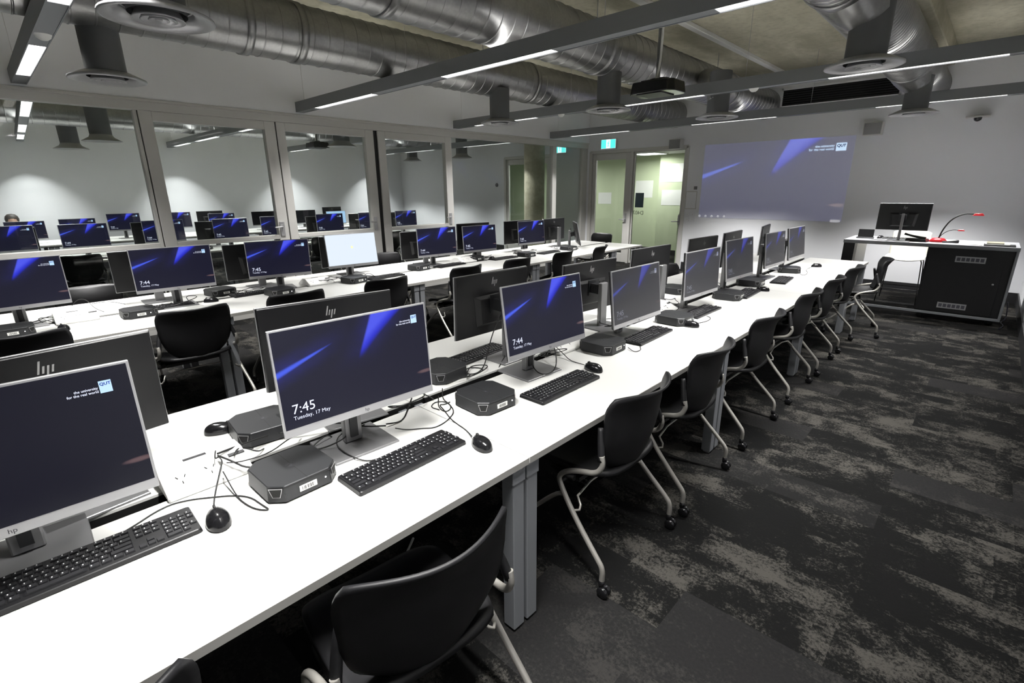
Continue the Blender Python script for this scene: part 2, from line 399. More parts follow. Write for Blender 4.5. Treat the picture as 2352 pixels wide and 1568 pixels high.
# ------------------------------------------------------------------ luminaires
def area(parent, loc, sx, sy, watts, spread=LAMP_SPREAD, col=LAMP_COL, name='lamp'):
    l = bpy.data.lights.new(name, 'AREA'); l.shape = 'RECTANGLE'; l.size = sx; l.size_y = sy; l.energy = watts; l.spread = radians(spread); l.color = col
    o = bpy.data.objects.new(name, l); COL.objects.link(o); o.location = loc
    if parent: o.parent = parent
    return o
def luminaire(y, x0, x1, strips, label, wires, sensors=(), z=2.595, group='suspended linear lights', power=1, spots=0):
    t = thing('linear_light', label, 'ceiling light', ((x0+x1)/2, y, z), 0, group)
    cx = (x0+x1)/2
    h = MB()
    h.box(x0-cx, x1-cx, -.055, -.047, 0, .12).box(x0-cx, x1-cx, .047, .055, 0, .12).box(x0-cx, x1-cx, -.05, .05, .11, .12)
    h.box(x0-cx, x0-cx+.01, -.05, .05, 0, .12).box(x1-cx-.01, x1-cx, -.05, .05, 0, .12)
    strips = sorted(strips)
    e = [x0] + [v for s in strips for v in s] + [x1]
    for a, b in zip(e[::2], e[1::2]): h.box(a-cx, b-cx, -.047, .047, .004, .012)
    h.build('housing', M_GREYMET, t)
    for a, b in strips:
        MB().box(a-cx, b-cx, -.046, .046, .007, .012).build('diffuser', M_LENS, t)
        lv = MB(); k = int((b-a)/.09)
        for i in range(1, k): lv.box(a-cx+i*(b-a)/k-.001, a-cx+i*(b-a)/k+.001, -.046, .046, .0045, .0068)
        lv.box(a-cx, b-cx, -.016, -.0145, .0045, .0068).box(a-cx, b-cx, .0145, .016, .0045, .0068)
        lv.build('louvre', M_WHITEP, t)
        if not spots: area(t, ((a+b)/2-cx, 0, .002), b-a-.02, .08, LAMP_W*power*(b-a)/1.3)
        for k in range(spots):   # louvred cells with a sharp cut-off
            l = bpy.data.lights.new('cell_lamp', 'SPOT'); l.energy = CELL_W*power; l.spot_size = radians(90); l.spot_blend = .42; l.shadow_soft_size = .03; l.color = LAMP_COL
            o = bpy.data.objects.new('cell_lamp', l); COL.objects.link(o); o.parent = t; o.location = (a+(k+.5)*(b-a)/spots-cx, 0, .002)
        up_ = area(t, ((a+b)/2-cx, 0, .122), b-a-.02, .08, UP_W*(b-a)/1.3, 170, name='ceiling_fill_lamp'); up_.rotation_euler = (pi, 0, 0)  # unseen fill added above the closed housing to lift the dark ceiling
    for x in wires: MB().tube([(x-cx, 0, .12), (x-cx, 0, CZ-z-.002)], .0022, 5, 0).build('suspension_wire', M_ALU, t)
    for x in sensors: MB().lathe([(0, -.03), (.02, -.028), (.038, -.015), (.045, .0), (.05, .004)], 20, Matrix.Translation((x-cx, 0, 0))).build('sensor', M_WHITEP, t)
    return t
ST = [(-6.44, -5.12), (-3.95, -2.64), (-1.42, -.16)]
LAB = ['nearest the camera', 'crossing above the second bench monitors', 'just behind the ceiling projector', 'closest to the projected wall picture']
for i, (y, sens) in enumerate(((.58, (-4.75,)), (3.27, ()), (5.95, (-4.66, -2.1)), (8.52, ()))):
    luminaire(y, PX+.07, RX-.01, ST, 'long grey suspended beam light in the carpeted room, ' + LAB[i], (-6.75, -4.5, -2.2, .2), sens, spots=(5 if i == 3 else 0))
ST2 = [(-9.75, -8.15), (-12.2, -10.9), (-13.76, -12.7)]
for i, y in enumerate((.78, 3.5, 6.1, 8.6)):
    lum2 = luminaire(y, BX+.02, PX-.08, ST2, 'grey suspended beam light behind the glass partition, %s from the green doors' % ordinal(4-i), (-13.9, -11, -8), (), group='suspended lights behind the glass', power=.8, spots=4)
    if i == 0: lum2.rotation_euler = (0, 0, -.044); lum2.location.y = .82
# corridor ceiling panel light
t = thing('panel_light', 'square white ceiling panel light in the green corridor beyond the door', 'ceiling light', (-6.15, 11.2, 2.385))
MB().box(-.32, .32, -.32, .32, -.02, 0).build('frame', M_WHITEP, t, bevel=.003)
MB().box(-.29, .29, -.29, .29, -.024, -.019).build('lens', M_LENS, t); area(t, (0, 0, -.03), .55, .55, 8.5, 170)
t = thing('panel_light', 'white ceiling panel light seen beyond the door of the other room', 'ceiling light', (-8.9, 10.9, 2.385))
MB().box(-.32, .32, -.32, .32, -.02, 0).build('frame', M_WHITEP, t, bevel=.003)
MB().box(-.29, .29, -.29, .29, -.024, -.019).build('lens', M_LENS, t); area(t, (0, 0, -.03), .55, .55, 8.5, 170)

# ------------------------------------------------------------------ ducts and diffusers
def ring_profile(y0, y1, r, pitch):
    P = []; y = y0
    while y < y1:
        e = y+pitch
        P += [(r, y), (r, y+.002), (r, y+.004), (r, e-.014), (r, e-.012), (r+.004, e-.010), (r+.005, e-.008), (r+.005, e-.004), (r+.004, e-.002)]; y += pitch
    return P
ROTY = Matrix.Rotation(-pi/2, 4, 'X')   # z axis -> y axis
def duct(x, z, r, y0, y1, label, pitch, elbow=True, bands=()):
    t = thing('air_duct', label, 'duct', (x, y0, z), 0, 'spiral air ducts')
    MB().lathe([(0, 0)]+ring_profile(0, y1-y0, r, pitch)+[(0, y1-y0)], 40, ROTY).build('pipe', M_DUCT, t)
    for yb in bands: MB().lathe([(r+.001, yb-y0-.03), (r+.012, yb-y0-.03), (r+.012, yb-y0+.03), (r+.001, yb-y0+.03)], 40, ROTY).build('joint_band', M_DUCT, t)
    for yb in (y0+1.2, y0+4.2, y0+7.3, y0+10.3):
        if yb < y1: MB().tube([(0, yb-y0, r), (0, yb-y0, CZ-z)], .005, 6, 0).build('hanger_rod', M_ALU, t)
    return t
duct(-4.90, 2.965, .235, BY, 9.80, 'spiral galvanised air duct closest to the glass partition', .14, bands=(1.9, 2.35, 5.5))
duct(-3.25, 2.965, .235, BY, 9.80, 'spiral galvanised air duct between the projector and the partition duct', .14, bands=(2.2, 4.7, 8.0))
duct(-1.03, 2.965, .235, BY, 9.80, 'spiral galvanised air duct above the aisle bench, beside the wall grille', .07, bands=(4.2, 7.6))
t = duct(-9.2, 2.98, .22, BY, 9.80, 'spiral duct behind the glass, closest to the partition', .16); t['group'] = 'ducts behind the glass'
t = duct(-12.4, 2.98, .22, BY, 9.80, 'spiral duct behind the glass, closest to the scalloped white wall', .16); t['group'] = 'ducts behind the glass'

def diffuser_mesh(parent, zt, rn=.125):
    MB().lathe([(rn, .02), (rn, zt)], 28).build('drop_pipe', M_PIPE, parent)
    MB().lathe([(rn, .055), (.155, .05), (.215, .022), (.238, .012), (.24, 0), (.228, -.004), (.20, .006), (.158, .026), (.15, .05)], 40).build('flange', M_SILVER, parent)
    r = MB()
    for a in (.112, .078, .045): r.lathe([(a-.026, .045), (a-.005, .004), (a, -.004), (a-.006, -.006), (a-.034, .04)], 32)
    r.lathe([(0, .0), (.016, -.002), (.018, .01), (0, .012)], 16)
    r.build('cones', M_SILVER, parent)
    MB().lathe([(0, .052), (.15, .052)], 32).build('throat', M_DARK, parent)
dif = [(-3.12, .83, 'round ceiling diffuser closest to the camera, partly out of the top'), (-4.98, .92, 'round ceiling diffuser hanging before the partition above the bench of lit screens'),
       (-4.80, 4.87, 'round ceiling diffuser under the partition-side duct at mid room'), (-3.24, 4.95, 'round ceiling diffuser beside the black projector'),
       (-2.66, 6.42, 'small round ceiling diffuser past the projector, under the middle beam'), (-.87, 4.52, 'big round ceiling diffuser above the aisle bench by the dark grille'),
       (-.92, 7.85, 'round ceiling diffuser before the front wall near the camera dome')]
for x, y, lb in dif:
    t = thing('ceiling_diffuser', lb, 'air diffuser', (x, y, 2.405), 0, 'round ceiling diffusers'); diffuser_mesh(t, .40 if x != -2.66 else .5)
    if x > -1: MB().tube([(-.12, -.14, .50), (-.07, -.06, .40), (0, .0, .30)], [.20, .175, .128], 24, 1).build('tapered_tap', M_DUCT, t)
    if x == -2.66: MB().tube([(-.44, .48, .5), (-.19, .18, .48), (-.04, .02, .38), (0, 0, .2)], [.13, .13, .128, .126], 20, 2).build('branch_pipe', M_DUCT, t)
def bell(x, y, lb):
    t = thing('ceiling_diffuser', lb, 'air diffuser', (x, y, 2.42), 0, 'flared diffusers behind the glass')
    MB().lathe([(.15, .08), (.15, .55)], 24).build('drop_pipe', M_PIPE, t)
    MB().lathe([(.15, .10), (.17, .06), (.27, .004), (.275, 0), (.26, -.004), (.12, .05), (0, .05)], 32).build('flange', mat('grey_flange', (.33, .33, .33), .45, .5), t)
bell(-10.9, 1.75, 'flared metal diffuser behind the glass, second from the camera end')
bell(-13.1, 1.60, 'smaller flared diffuser behind the glass before the white wall')
bell(-10.6, 9.35 - .05, 'flared diffuser behind the glass near the green door')
bell(-12.6, 9.15, 'flared diffuser behind the glass beside the corner')
bell(-9.4, 5.2, 'flared diffuser behind the glass beside the dark projector')
# cable tray strip on the ceiling
t = tag(MB().box(-3.02, -2.94, 2.2, 9.8, CZ-.05, CZ-.001).build('conduit_strip', M_WHITEP, bevel=.005), 'pale metal conduit strip fixed along the concrete ceiling', 'conduit')
for x, y, lb in ((-1.75, 5.2, 'round white smoke detector on the concrete ceiling beside the aisle duct'), (-.2, 6.0, 'round smoke detector on the ceiling over the aisle')):
    t = thing('smoke_detector', lb, 'smoke detector', (x, y, CZ), 0); MB().lathe([(.06, 0), (.065, -.015), (.05, -.035), (0, -.04)], 24).build('body', M_WHITEP, t)

# ------------------------------------------------------------------ projectors
def projector(x, y, z, lb, ceil=CZ):
    t = thing('projector', lb, 'projector', (x, y, z))
    MB().prism([(-.24, -.12), (-.20, -.17), (.20, -.17), (.25, -.11), (.25, .13), (.20, .18), (-.20, .18), (-.25, .13)], -.01, .10, .93).build('body', M_GLOSSB, t, bevel=.008, seg=2)
    MB().lathe([(.045, 0), (.05, .03), (.04, .045), (0, .035)], 24, Matrix.Translation((-.08, .17, .045)) @ ROTY).build('lens', M_BLACK, t)
    MB().lathe([(.05, .10), (.05, .13), (.022, .14), (.022, ceil-z)], 16).build('pole', M_GREYMET, t)
    MB().box(-.13, .13, -.1, .1, .10, .118).tube([(.16, 0, .1), (.1, 0, .14), (-.1, 0, .14), (-.16, 0, .1)], .006).build('bracket', M_BLACK, t)
    MB().tube([(.0, -.03, .13), (.04, -.03, .3), (.03, -.03, ceil-z)], .012, 8).build('data_cable', M_WHITEP, t)
    MB().box(-.15, .12, -.14, .14, -.018, -.008).build('underside', M_CASE, t)
projector(-2.75, 5.08, 2.53, 'black ceiling projector hanging on a grey pole in the carpeted room')
projector(-10.9, 5.45, 2.5, 'dark ceiling projector hanging in the room behind the glass')

# ------------------------------------------------------------------ front wall fittings
def at_wall(x, z): return (x, FW, z)
t = thing('wall_speaker', 'grey wall speaker above the green glass door', 'speaker', at_wall(-4.79, 2.42), 0, 'wall speakers')
def speaker(t):
    MB().box(-.12, .12, -.16, -.0, -.09, .09).build('cabinet', M_FRAME, t, bevel=.006); MB().box(-.11, .11, -.165, -.16, -.08, .08).build('grille', mat('speaker_cloth', (.30, .30, .30), .8), t)
speaker(t)
t = thing('wall_speaker', 'grey wall speaker above the top edge of the projected picture', 'speaker', at_wall(-1.60, 2.44), 0, 'wall speakers'); speaker(t)
t = thing('air_grille', 'wide black louvred air grille high on the front wall', 'grille', at_wall(-2.18, 3.02))
f = MB(); X0, X1, Z0, Z1 = -.83, .83, -.14, .16
f.box(X0, X1, -.02, 0, Z1-.03, Z1).box(X0, X1, -.02, 0, Z0, Z0+.03).box(X0, X0+.03, -.02, 0, Z0, Z1).box(X1-.03, X1, -.02, 0, Z0, Z1).build('frame', M_WALL, t)
f = MB()
for i in range(7): f.box(X0+.03, X1-.03, -.022, -.004, Z0+.045+i*.034, Z0+.052+i*.034)
f.build('louvre', M_SKIRT, t); MB().box(X0+.02, X1-.02, -.004, -.001, Z0+.02, Z1-.02).build('backing', M_DARK, t)
t = thing('security_camera', 'grey wall plate with small black dome lens above the lectern', 'camera', at_wall(-.42, 2.50))
MB().box(-.13, .13, -.16, 0, -.012, .012).build('plate', M_FRAME, t, bevel=.005); MB().box(-.05, .05, -.05, 0, .012, .03).build('bracket', M_ALU, t)
MB().lathe([(.045, 0), (.04, -.03), (.02, -.045), (0, -.05)], 20, Matrix.Translation((0, -.10, -.012))).build('dome', M_GLOSSB, t)
t = thing('control_panel', 'flat grey framed control panel on the wall beside the green door', 'wall panel', at_wall(-4.42, 1.37))
MB().box(-.11, .11, -.012, 0, -.17, .17).build('frame', M_FRAME, t, bevel=.003); MB().box(-.10, .10, -.014, -.011, -.155, .155).build('face', M_WALL, t)
for i, (dx, dz) in enumerate(((-4.47, 1.10), (-4.36, 1.10), (-4.47, 1.0), (-4.36, 1.0))):
    t = thing('light_switch', 'small white switch plate under the control panel, %s of the four' % ['upper door-side', 'upper picture-side', 'lower door-side', 'lower picture-side'][i], 'switch', at_wall(dx, dz), 0, 'switch plates')
    MB().box(-.04, .04, -.009, 0, -.04, .04).build('plate', M_WALL, t, bevel=.002); MB().box(-.008, .008, -.014, -.008, -.012, .012).build('rocker', M_WHITEP, t)
t = thing('thermostat', 'small dark thermostat on the wall above the control panel', 'thermostat', at_wall(-4.35, 1.60)); MB().box(-.03, .03, -.02, 0, -.03, .03).build('body', mat('mid_grey_plastic', (.2, .2, .2), .5), t, bevel=.003)
# exit signs
def exit_sign(x, y, z, lb, rz=0, ceil=None):
    t = thing('exit_sign', lb, 'exit sign', (x, y, z), rz, 'exit signs')
    MB().box(-.19, .19, -.05, -.01, -.095, .105).build('housing', M_WHITEP, t, bevel=.004)
    MB().box(-.18, .18, -.053, -.05, -.085, .095).build('face', M_WHITELED, t)
    MB().box(-.178, -.055, -.056, -.053, -.082, .092).build('green_panel', M_GREENLED, t); MB().box(.055, .178, -.056, -.053, -.082, .092).build('green_panel', M_GREENLED, t)
    # running figure and doorway in the white middle
    MB().tube([(-.015, -.057, -.05), (.0, -.057, -.01), (.02, -.057, -.05)], .006, 6, 0).tube([(0, -.057, -.01), (.006, -.057, .04)], .009, 6, 0).tube([(-.025, -.057, .02), (.004, -.057, .032), (.03, -.057, .015)], .005, 6, 0).lathe([(0, -.003), (.012, 0), (0, .003)], 12, Matrix.Translation((.012, -.057, .06)) @ ROTY).build('running_figure', M_GREENLED, t)
    MB().box(-.03, .03, -.03, .0, .105, .125).build('bracket', M_WALL, t)
exit_sign(-6.37, FW, 2.52, 'lit green and white exit sign above the grey framed glass door')
exit_sign(-7.70, FW, 2.50, 'copy of the lit green and white exit sign, behind the glass beside the column')  # second copy of the sign, put on the wall behind the partition

# projector's picture, its light painted as a weak glow on a thin wall panel
ax0, ax1, az0, az1 = -4.24, -1.82, 1.045, 2.375
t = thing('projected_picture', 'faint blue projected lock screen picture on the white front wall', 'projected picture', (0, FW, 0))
def pj(u, v):
    return Vector((ax0+(ax1-ax0)*u + .03*(1-v)*(.5-u)*2*.3, -.0035, az0+(az1-az0)*v))
m = mat('painted_projection', (.62, .63, .66), .75); T = NT(m); bs = T.n['Principled BSDF']
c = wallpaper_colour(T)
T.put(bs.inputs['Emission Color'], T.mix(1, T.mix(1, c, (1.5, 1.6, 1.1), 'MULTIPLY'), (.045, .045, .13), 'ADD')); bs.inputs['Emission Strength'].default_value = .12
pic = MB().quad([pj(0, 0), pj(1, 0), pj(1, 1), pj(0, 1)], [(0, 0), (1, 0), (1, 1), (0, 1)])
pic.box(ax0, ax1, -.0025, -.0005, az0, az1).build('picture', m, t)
W_, H_ = ax1-ax0, az1-az0
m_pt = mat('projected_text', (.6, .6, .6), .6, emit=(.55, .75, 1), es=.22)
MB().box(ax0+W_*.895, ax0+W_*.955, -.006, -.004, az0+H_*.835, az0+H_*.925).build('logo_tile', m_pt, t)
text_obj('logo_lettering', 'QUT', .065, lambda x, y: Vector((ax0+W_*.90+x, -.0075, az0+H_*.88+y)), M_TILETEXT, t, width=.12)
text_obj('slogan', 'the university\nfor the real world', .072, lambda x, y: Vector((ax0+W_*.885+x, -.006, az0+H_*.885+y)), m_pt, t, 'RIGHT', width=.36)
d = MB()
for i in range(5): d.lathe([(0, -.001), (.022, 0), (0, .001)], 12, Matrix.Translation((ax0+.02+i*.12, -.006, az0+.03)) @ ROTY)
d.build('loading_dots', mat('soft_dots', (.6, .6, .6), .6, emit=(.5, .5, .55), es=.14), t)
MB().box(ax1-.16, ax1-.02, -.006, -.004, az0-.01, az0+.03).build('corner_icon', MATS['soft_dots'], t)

# things on the corridor glass and wall
t = thing('room_sign', 'blue grey room sign plate on the corridor face of the glass with reversed number', 'sign', (-5.60, FW+.062, 1.36))
MB().box(-.10, .10, 0, .006, -.15, .15).build('plate', mat('blue_grey_plate', (.13, .17, .22), .5), t, bevel=.002)
text_obj('room_number', 'D407', .115, lambda x, y: Vector((.12-x, -.003, -.30+y)), M_INK, t)
for i, (x, z, wd, ht) in enumerate(((-6.72, 1.58, .5, .42), (-6.12+.3, 1.95, .62, .42), (-5.30, 1.95, .2, .42), (-5.75, 1.38, .62, .36), (-7.9, 1.35, .42, .3))):  # pale flat rectangles set against the corridor wall
    yy = 12.1 if x < -6.16 else 11.8
    tag(MB().box(x-wd/2, x+wd/2, yy-.004, yy, z-ht/2, z+ht/2).build('rectangle', M_PAPER), 'pale flat notice on the green corridor wall, ' + ['by the door leaf', 'upper one behind the door glass', 'narrow one by the dark strip', 'lower one behind the sign', 'beside the column'][i], 'rectangle', 'corridor rectangles')
tag(MB().box(-4.80, -4.68, FW+.45, FW+.5, 1.08, 2.28).build('dark_banner', M_RUBBER), 'narrow dark vertical panel just beyond the glass door', 'panel')
tag(MB().box(-4.85, -4.45, FW+.4, FW+.55, 0, 1.08).build('corridor_cabinet', M_GREEN), 'low green cabinet under the dark panel beyond the glass', 'cabinet')

# ------------------------------------------------------------------ desks
def desk_run(xc, segs, side_word, names, leg_rows=True, half=.663, group='white bench desks'):
    for i, (y0, y1) in enumerate(segs):
        t = thing('bench_desk', names[i], 'desk', (xc, (y0+y1)/2, 0), 0, group)
        L = (y1-y0)/2 - .002
        for sgn in (-1, 1):
            a, b = sorted((sgn*.032, sgn*half))
            MB().box(a, b, -L, L, .705, .73).build('tabletop', M_TOP, t, bevel=.0015)
            e = sgn*half; MB().box(min(e, e+sgn*.0012), max(e, e+sgn*.0012), -L, L, .7055, .7292).build('edge_band', M_EDGE, t)
        MB().box(-.032, .032, -L, L, .66, .67).box(-.032, -.03, -L, L, .67, .72).box(.03, .032, -L, L, .67, .72).build('cable_tray', M_RUBBER, t)
        MB().box(-half+.1, half-.1, -L+.02, -L+.06, .66, .704).box(-half+.1, half-.1, L-.06, L-.02, .66, .704).box(-.35, -.31, -L+.06, L-.06, .665, .704).box(.31, .35, -L+.06, L-.06, .665, .704).build('underframe', M_GREYMET, t)
        for sx in (-1, 1):
            for sy in (-1, 1):
                cx, cy = sx*(half-.045), sy*(L-.034)
                lg = MB().prism([(cx-.028, cy-.028), (cx+.028, cy-.028), (cx+.028, cy+.028), (cx-.028, cy+.028)], .012, .705)
                lg.box(cx-.032, cx+.032, cy-.032, cy+.032, .64, .705).box(cx-.02, cx+.02, cy-.02, cy+.02, 0, .012)
                lg.build('leg', M_GREYMET, t, bevel=.003)
SEG = [(-2.47, -.67), (-.67, 1.13), (1.13, 2.93), (2.93, 4.73), (4.73, 6.53), (6.53, 7.33)]
nm = ['out of the photo corner behind the camera', 'under the closest large lock screen', 'second from the camera end', 'third from the camera end', 'fourth from the camera end', 'short end section next to the lectern']
desk_run(-1.658, SEG[1:], '', ['white bench desk along the carpet aisle, ' + n for n in nm[1:]])
desk_run(-4.70, SEG[1:], '', ['white bench desk beside the glass partition, ' + n.replace('the lectern', 'the doors').replace('closest large lock screen', 'cut-off screen at the photo edge') for n in nm[1:]])
S2 = [(-.9, .9), (.9, 2.7), (2.7, 4.5), (4.5, 6.9)]
desk_run(-9.42, S2, '', ['white bench desk just behind the glass, %s from the corridor doors' % ordinal(4-i) for i in range(4)], group='white desks behind the glass')
desk_run(-12.75, [(-.9, .9), (.9, 2.7), (2.7, 4.5), (4.5, 7.4)], '', ['white bench desk before the scalloped wall, %s from the corner' % ordinal(4-i) for i in range(4)], group='white desks behind the glass')

# ------------------------------------------------------------------ monitor
def hp_bars(parent, s, place_fn, m, name='logo', flip=1):
    b = MB()
    # four slanted bars
    for k, (z0, z1) in enumerate(((-.5, 1.0), (-.5, .35), (-1.0, .35), (-.5, .35))):
        x = (k-1.5)*.42; w = .2; sl = .22
        P = [(x+z0*sl, z0), (x+w+z0*sl, z0), (x+w+z1*sl, z1), (x+z1*sl, z1)]
        v = [b.b.verts.new(place_fn(px*s, pz*s)) for px, pz in P]; b.b.faces.new(v)
    return b.build(name, m, parent)
M_LOGO = mat('chrome_logo', (.62, .62, .62), .25, .6)
PW, PH = .54, .335
def make_monitor(kind):
    root = thing('monitor', '', 'monitor')
    pz = .30
    MB().box(-.006, .003, -PW/2, PW/2, -PH/2, PH/2).build('bezel', M_SILVER, root, bevel=.0015, loc=(0, 0, pz))
    bc = MB().prism([(-PW/2+.001, -PH/2+.001), (PW/2-.001, -PH/2+.001), (PW/2-.001, PH/2-.001), (-PW/2+.001, PH/2-.001)], 0, .012, .985, Matrix(((0, 0, -1, -.006), (1, 0, 0, 0), (0, 1, 0, 0), (0, 0, 0, 1))))
    bc.prism([(-.13, -.12), (.13, -.12), (.15, .05), (-.15, .05)], .012, .034, .8, Matrix(((0, 0, -1, -.006), (1, 0, 0, 0), (0, 1, 0, 0), (0, 0, 0, 1))))
    bc.build('back_cover', M_BLACK, root, bevel=.002, loc=(0, 0, pz))
    z0, z1 = -PH/2+.026, PH/2-.006; y0, y1 = -PW/2+.006, PW/2-.006
    m = {'lock': M_SCR, 'low': M_SCRL, 'dim': M_SCRD, 'white': M_SCRW, 'cyan': M_SCRC, 'off': M_SCRO}[kind]
    sc = MB().quad([(.0036, y0, z0), (.0036, y1, z0), (.0036, y1, z1), (.0036, y0, z1)], [(0, 0), (1, 0), (1, 1), (0, 1)]).build('screen', m, root, loc=(0, 0, pz))
    root['proto'] = kind
    if kind in ('lock', 'dim', 'low'):
        h = z1-z0; wd = y1-y0
        MB().box(.0038, .0042, y0+wd*.890, y0+wd*.934, z0+h*.805, z0+h*.900).build('logo_tile', M_TILE, sc)
        text_obj('logo_lettering', 'QUT', .01, lambda x, y: Vector((.0047, y0+wd*.893+x, z0+h*.865+y)), M_TILETEXT, sc, width=.020)
        text_obj('slogan', 'the university\nfor the real world', .01, lambda x, y: Vector((.0042, y0+wd*.885+x, z0+h*.842+y*1.1)), M_TEXT, sc, 'RIGHT', width=.056)
        text_obj('clock', '7:45', .040, lambda x, y: Vector((.0042, y0+wd*.05+x, z0+h*.15+y)), M_TEXT, sc, width=.068)
        text_obj('date', 'Tuesday, 17 May', .0185, lambda x, y: Vector((.0042, y0+wd*.052+x, z0+h*.085+y)), M_TEXT, sc, width=.115)
    if kind == 'low':
        for c_ in sc.children:
            if 'lettering' not in c_.name: c_.data.materials[0] = M_TEXTDIM
    if kind == 'white':
        MB().lathe([(0, -.0002), (.013, 0), (0, .0002)], 20, Matrix.Translation((.0042, .0, .03)) @ Matrix.Rotation(pi/2, 4, 'Y')).build('picture_icon', mat('pale_green_icon', (.3, .4, .1), .5, emit=(.62, .78, .35), es=.42), sc)
    hp_bars(root, .025, lambda x, z: Vector((-.0188, -x, .115+z)), M_LOGO).location = (0, 0, pz)
    text_obj('front_badge', 'hp', .016, lambda x, y: Vector((.0036, x-.006, -PH/2+.008+y)), M_INK, root).location = (0, 0, pz)
    MB().box(-.135, -.105, -.033, .033, .008, .34).build('stand_neck', M_STAND, root, bevel=.004)
    MB().box(-.105, -.098, -.014, .014, .03, .30).build('cable_channel', M_CASE, root)
    MB().box(-.108, -.036, -.035, .035, -.03, .03).box(-.044, -.036, -.05, .05, -.05, .05).build('hinge', M_CASE, root, loc=(0, 0, pz))
    MB().prism([(-.215, -.122), (.0, -.122), (.0, .122), (-.215, .122)], 0, .008, .985).build('stand_base', M_STAND, root, bevel=.0015)
    return root
PROTO = {k: make_monitor(k) for k in ('lock', 'low', 'dim', 'white', 'cyan', 'off')}
# the same screen showing 7:44
P44 = copy_tree(PROTO['lock'])
for c in kids(P44)['screen'].children:
    if c.name.startswith('clock'):
        y0, z0 = -PW/2+.006, -PH/2+.026; h = PH-.032; wd = PW-.012
        c.data = text_mesh('7:44', .0366, lambda x, y: Vector((.0042, y0+wd*.05+x, z0+h*.15+y))); c.data.materials.clear(); c.data.materials.append(M_TEXT)
PROTO['lock44'] = P44
def monitor(kind, x, y, zc, yaw, tilt, label, group, facing=1, noclock=False, back=0):
    p = PROTO[kind]; o = place(p, (x, y, .73), yaw + (0 if facing > 0 else pi), label, 'monitor', group)
    if 'proto' in o: del o['proto']
    h = zc-.73
    for c in o.children:
        n = c.name.split('.')[0]
        if n in ('bezel', 'back_cover', 'screen', 'logo', 'front_badge', 'hinge'):
            c.location = (0, 0, h); c.rotation_euler = (0, -tilt, 0)
        elif n in ('stand_neck',): c.scale = (1, 1, max(.6, (h+.04)/.34))
        if n in ('stand_neck', 'cable_channel', 'stand_base'): c.location.x = back
    if noclock:
        for c in list(kids(o)['screen'].children):
            if c.name.split('.')[0] in ('clock', 'date'): bpy.data.objects.remove(c)
    return o
G1 = 'monitors facing the carpet aisle'
Mrow = [('dim', -1.43, -.09, 1.061, -.03, .05), ('lock', -1.424, .773, 1.057, -.045, .07), ('lock44', -1.445, 1.76, 1.04, -.048, .15), ('low', -1.468, 2.647, .997, -.017, .12),
        ('low', -1.454, 3.545, 1.017, -.039, .04), ('low', -1.503, 4.419, 1.026, -.053, .12), ('low', -1.507, 5.38, 1.02, -.028, .09), ('low', -1.49, 6.054, 1.029, -.021, .12)]
extra = ['cut off at the photo edge, showing only the slogan', 'showing 7:45 on the closest whole blue screen', 'showing 7:44 beside the closest back-turned pair']
for i, (k, x, y, z, a, tl) in enumerate(Mrow):
    monitor(k, x, y, z, a, tl, 'silver framed monitor, ' + (extra[i] if i < 3 else 'aisle side of the carpet bench, %s from the lectern' % ordinal(8-i)), G1, noclock=(i == 0), back=(-.08 if i == 0 else 0))
Brow = [(-1.90, .045, 1.016, .12), (-1.87, .90, 1.033, -.12), (-1.91, 1.855, 1.02, -.01), (-1.88, 2.731, .983, -.08), (-1.88, 3.548, 1.007, -.06), (-1.88, 4.505, 1.012, -.06), (-1.88, 5.209, 1.017, .05), (-1.97, 6.50, 1.005, .15)]
for i, (x, y, z, a) in enumerate(Brow):
    monitor('off', x, y, z, a, .03, 'black back of a monitor turned away on the carpet bench, %s from the lectern' % ordinal(8-i), 'back-turned monitors on the carpet bench', -1)
Nrow = [('lock', -4.62, .09, 1.035, .08, .0), ('lock44', -4.575, .998, 1.039, -.047, -.02), ('lock', -4.721, 1.864, 1.014, -.219, -.03), ('white', -4.736, 2.614, 1.024, -.093, .12), ('lock44', -4.746, 3.728, 1.018, -.102, .03),
        ('lock', -4.80, 4.47, 1.0, -.092, .08), ('lock', -4.88, 5.58, 1.0, -.067, .08), ('off', -4.62, 6.35, .955, .75, .2)]
for i, (k, x, y, z, a, tl) in enumerate(Nrow):
    lb = {0: 'lit blue lock screen cut off by the photo edge on the partition bench', 3: 'monitor with a blank white screen on the partition bench', 7: 'tilted grey monitor turned sideways at the door end of partition bench'}.get(i, 'lit blue lock screen on the partition bench, %s from the doors' % ordinal(7-i))
    monitor(k, x, y, z, a, tl, lb, 'lit monitors on the partition bench')
for i, (x, y, z, a) in enumerate([(-5.12, .95, .985, -.05), (-5.15, 1.80, .965, -.04), (-5.15, 2.75, .975, -.12), (-5.15, 3.77, .956, -.1), (-5.05, 4.58, 1.015, -.10), (-5.15, 5.57, .995, -.1), (-5.1, 6.36, .99, 0)]):
    monitor('off', x, y, z, a, .0, 'dark back-turned monitor on the partition bench, %s from the doors' % ordinal(7-i), 'back-turned monitors on the partition bench', -1)
G2 = 'lit monitors behind the glass'
for i, (k, x, y, z) in enumerate([('lock', -9.114, .25, 1.05), ('lock44', -9.30, 1.045, 1.03), ('lock44', -9.184, 1.976, 1.04), ('lock', -9.229, 2.934, 1.017), ('lock', -9.1, 3.64, 1.03), ('lock', -9.165, 4.662, 1.028), ('lock44', -9.1, 5.50, 1.03), ('lock', -9.231, 6.441, 1.025)]):
    monitor(k, x, y, z, 0, .03, 'blue lock screen on the desks just behind the glass, %s from the doors' % ordinal(8-i), G2)
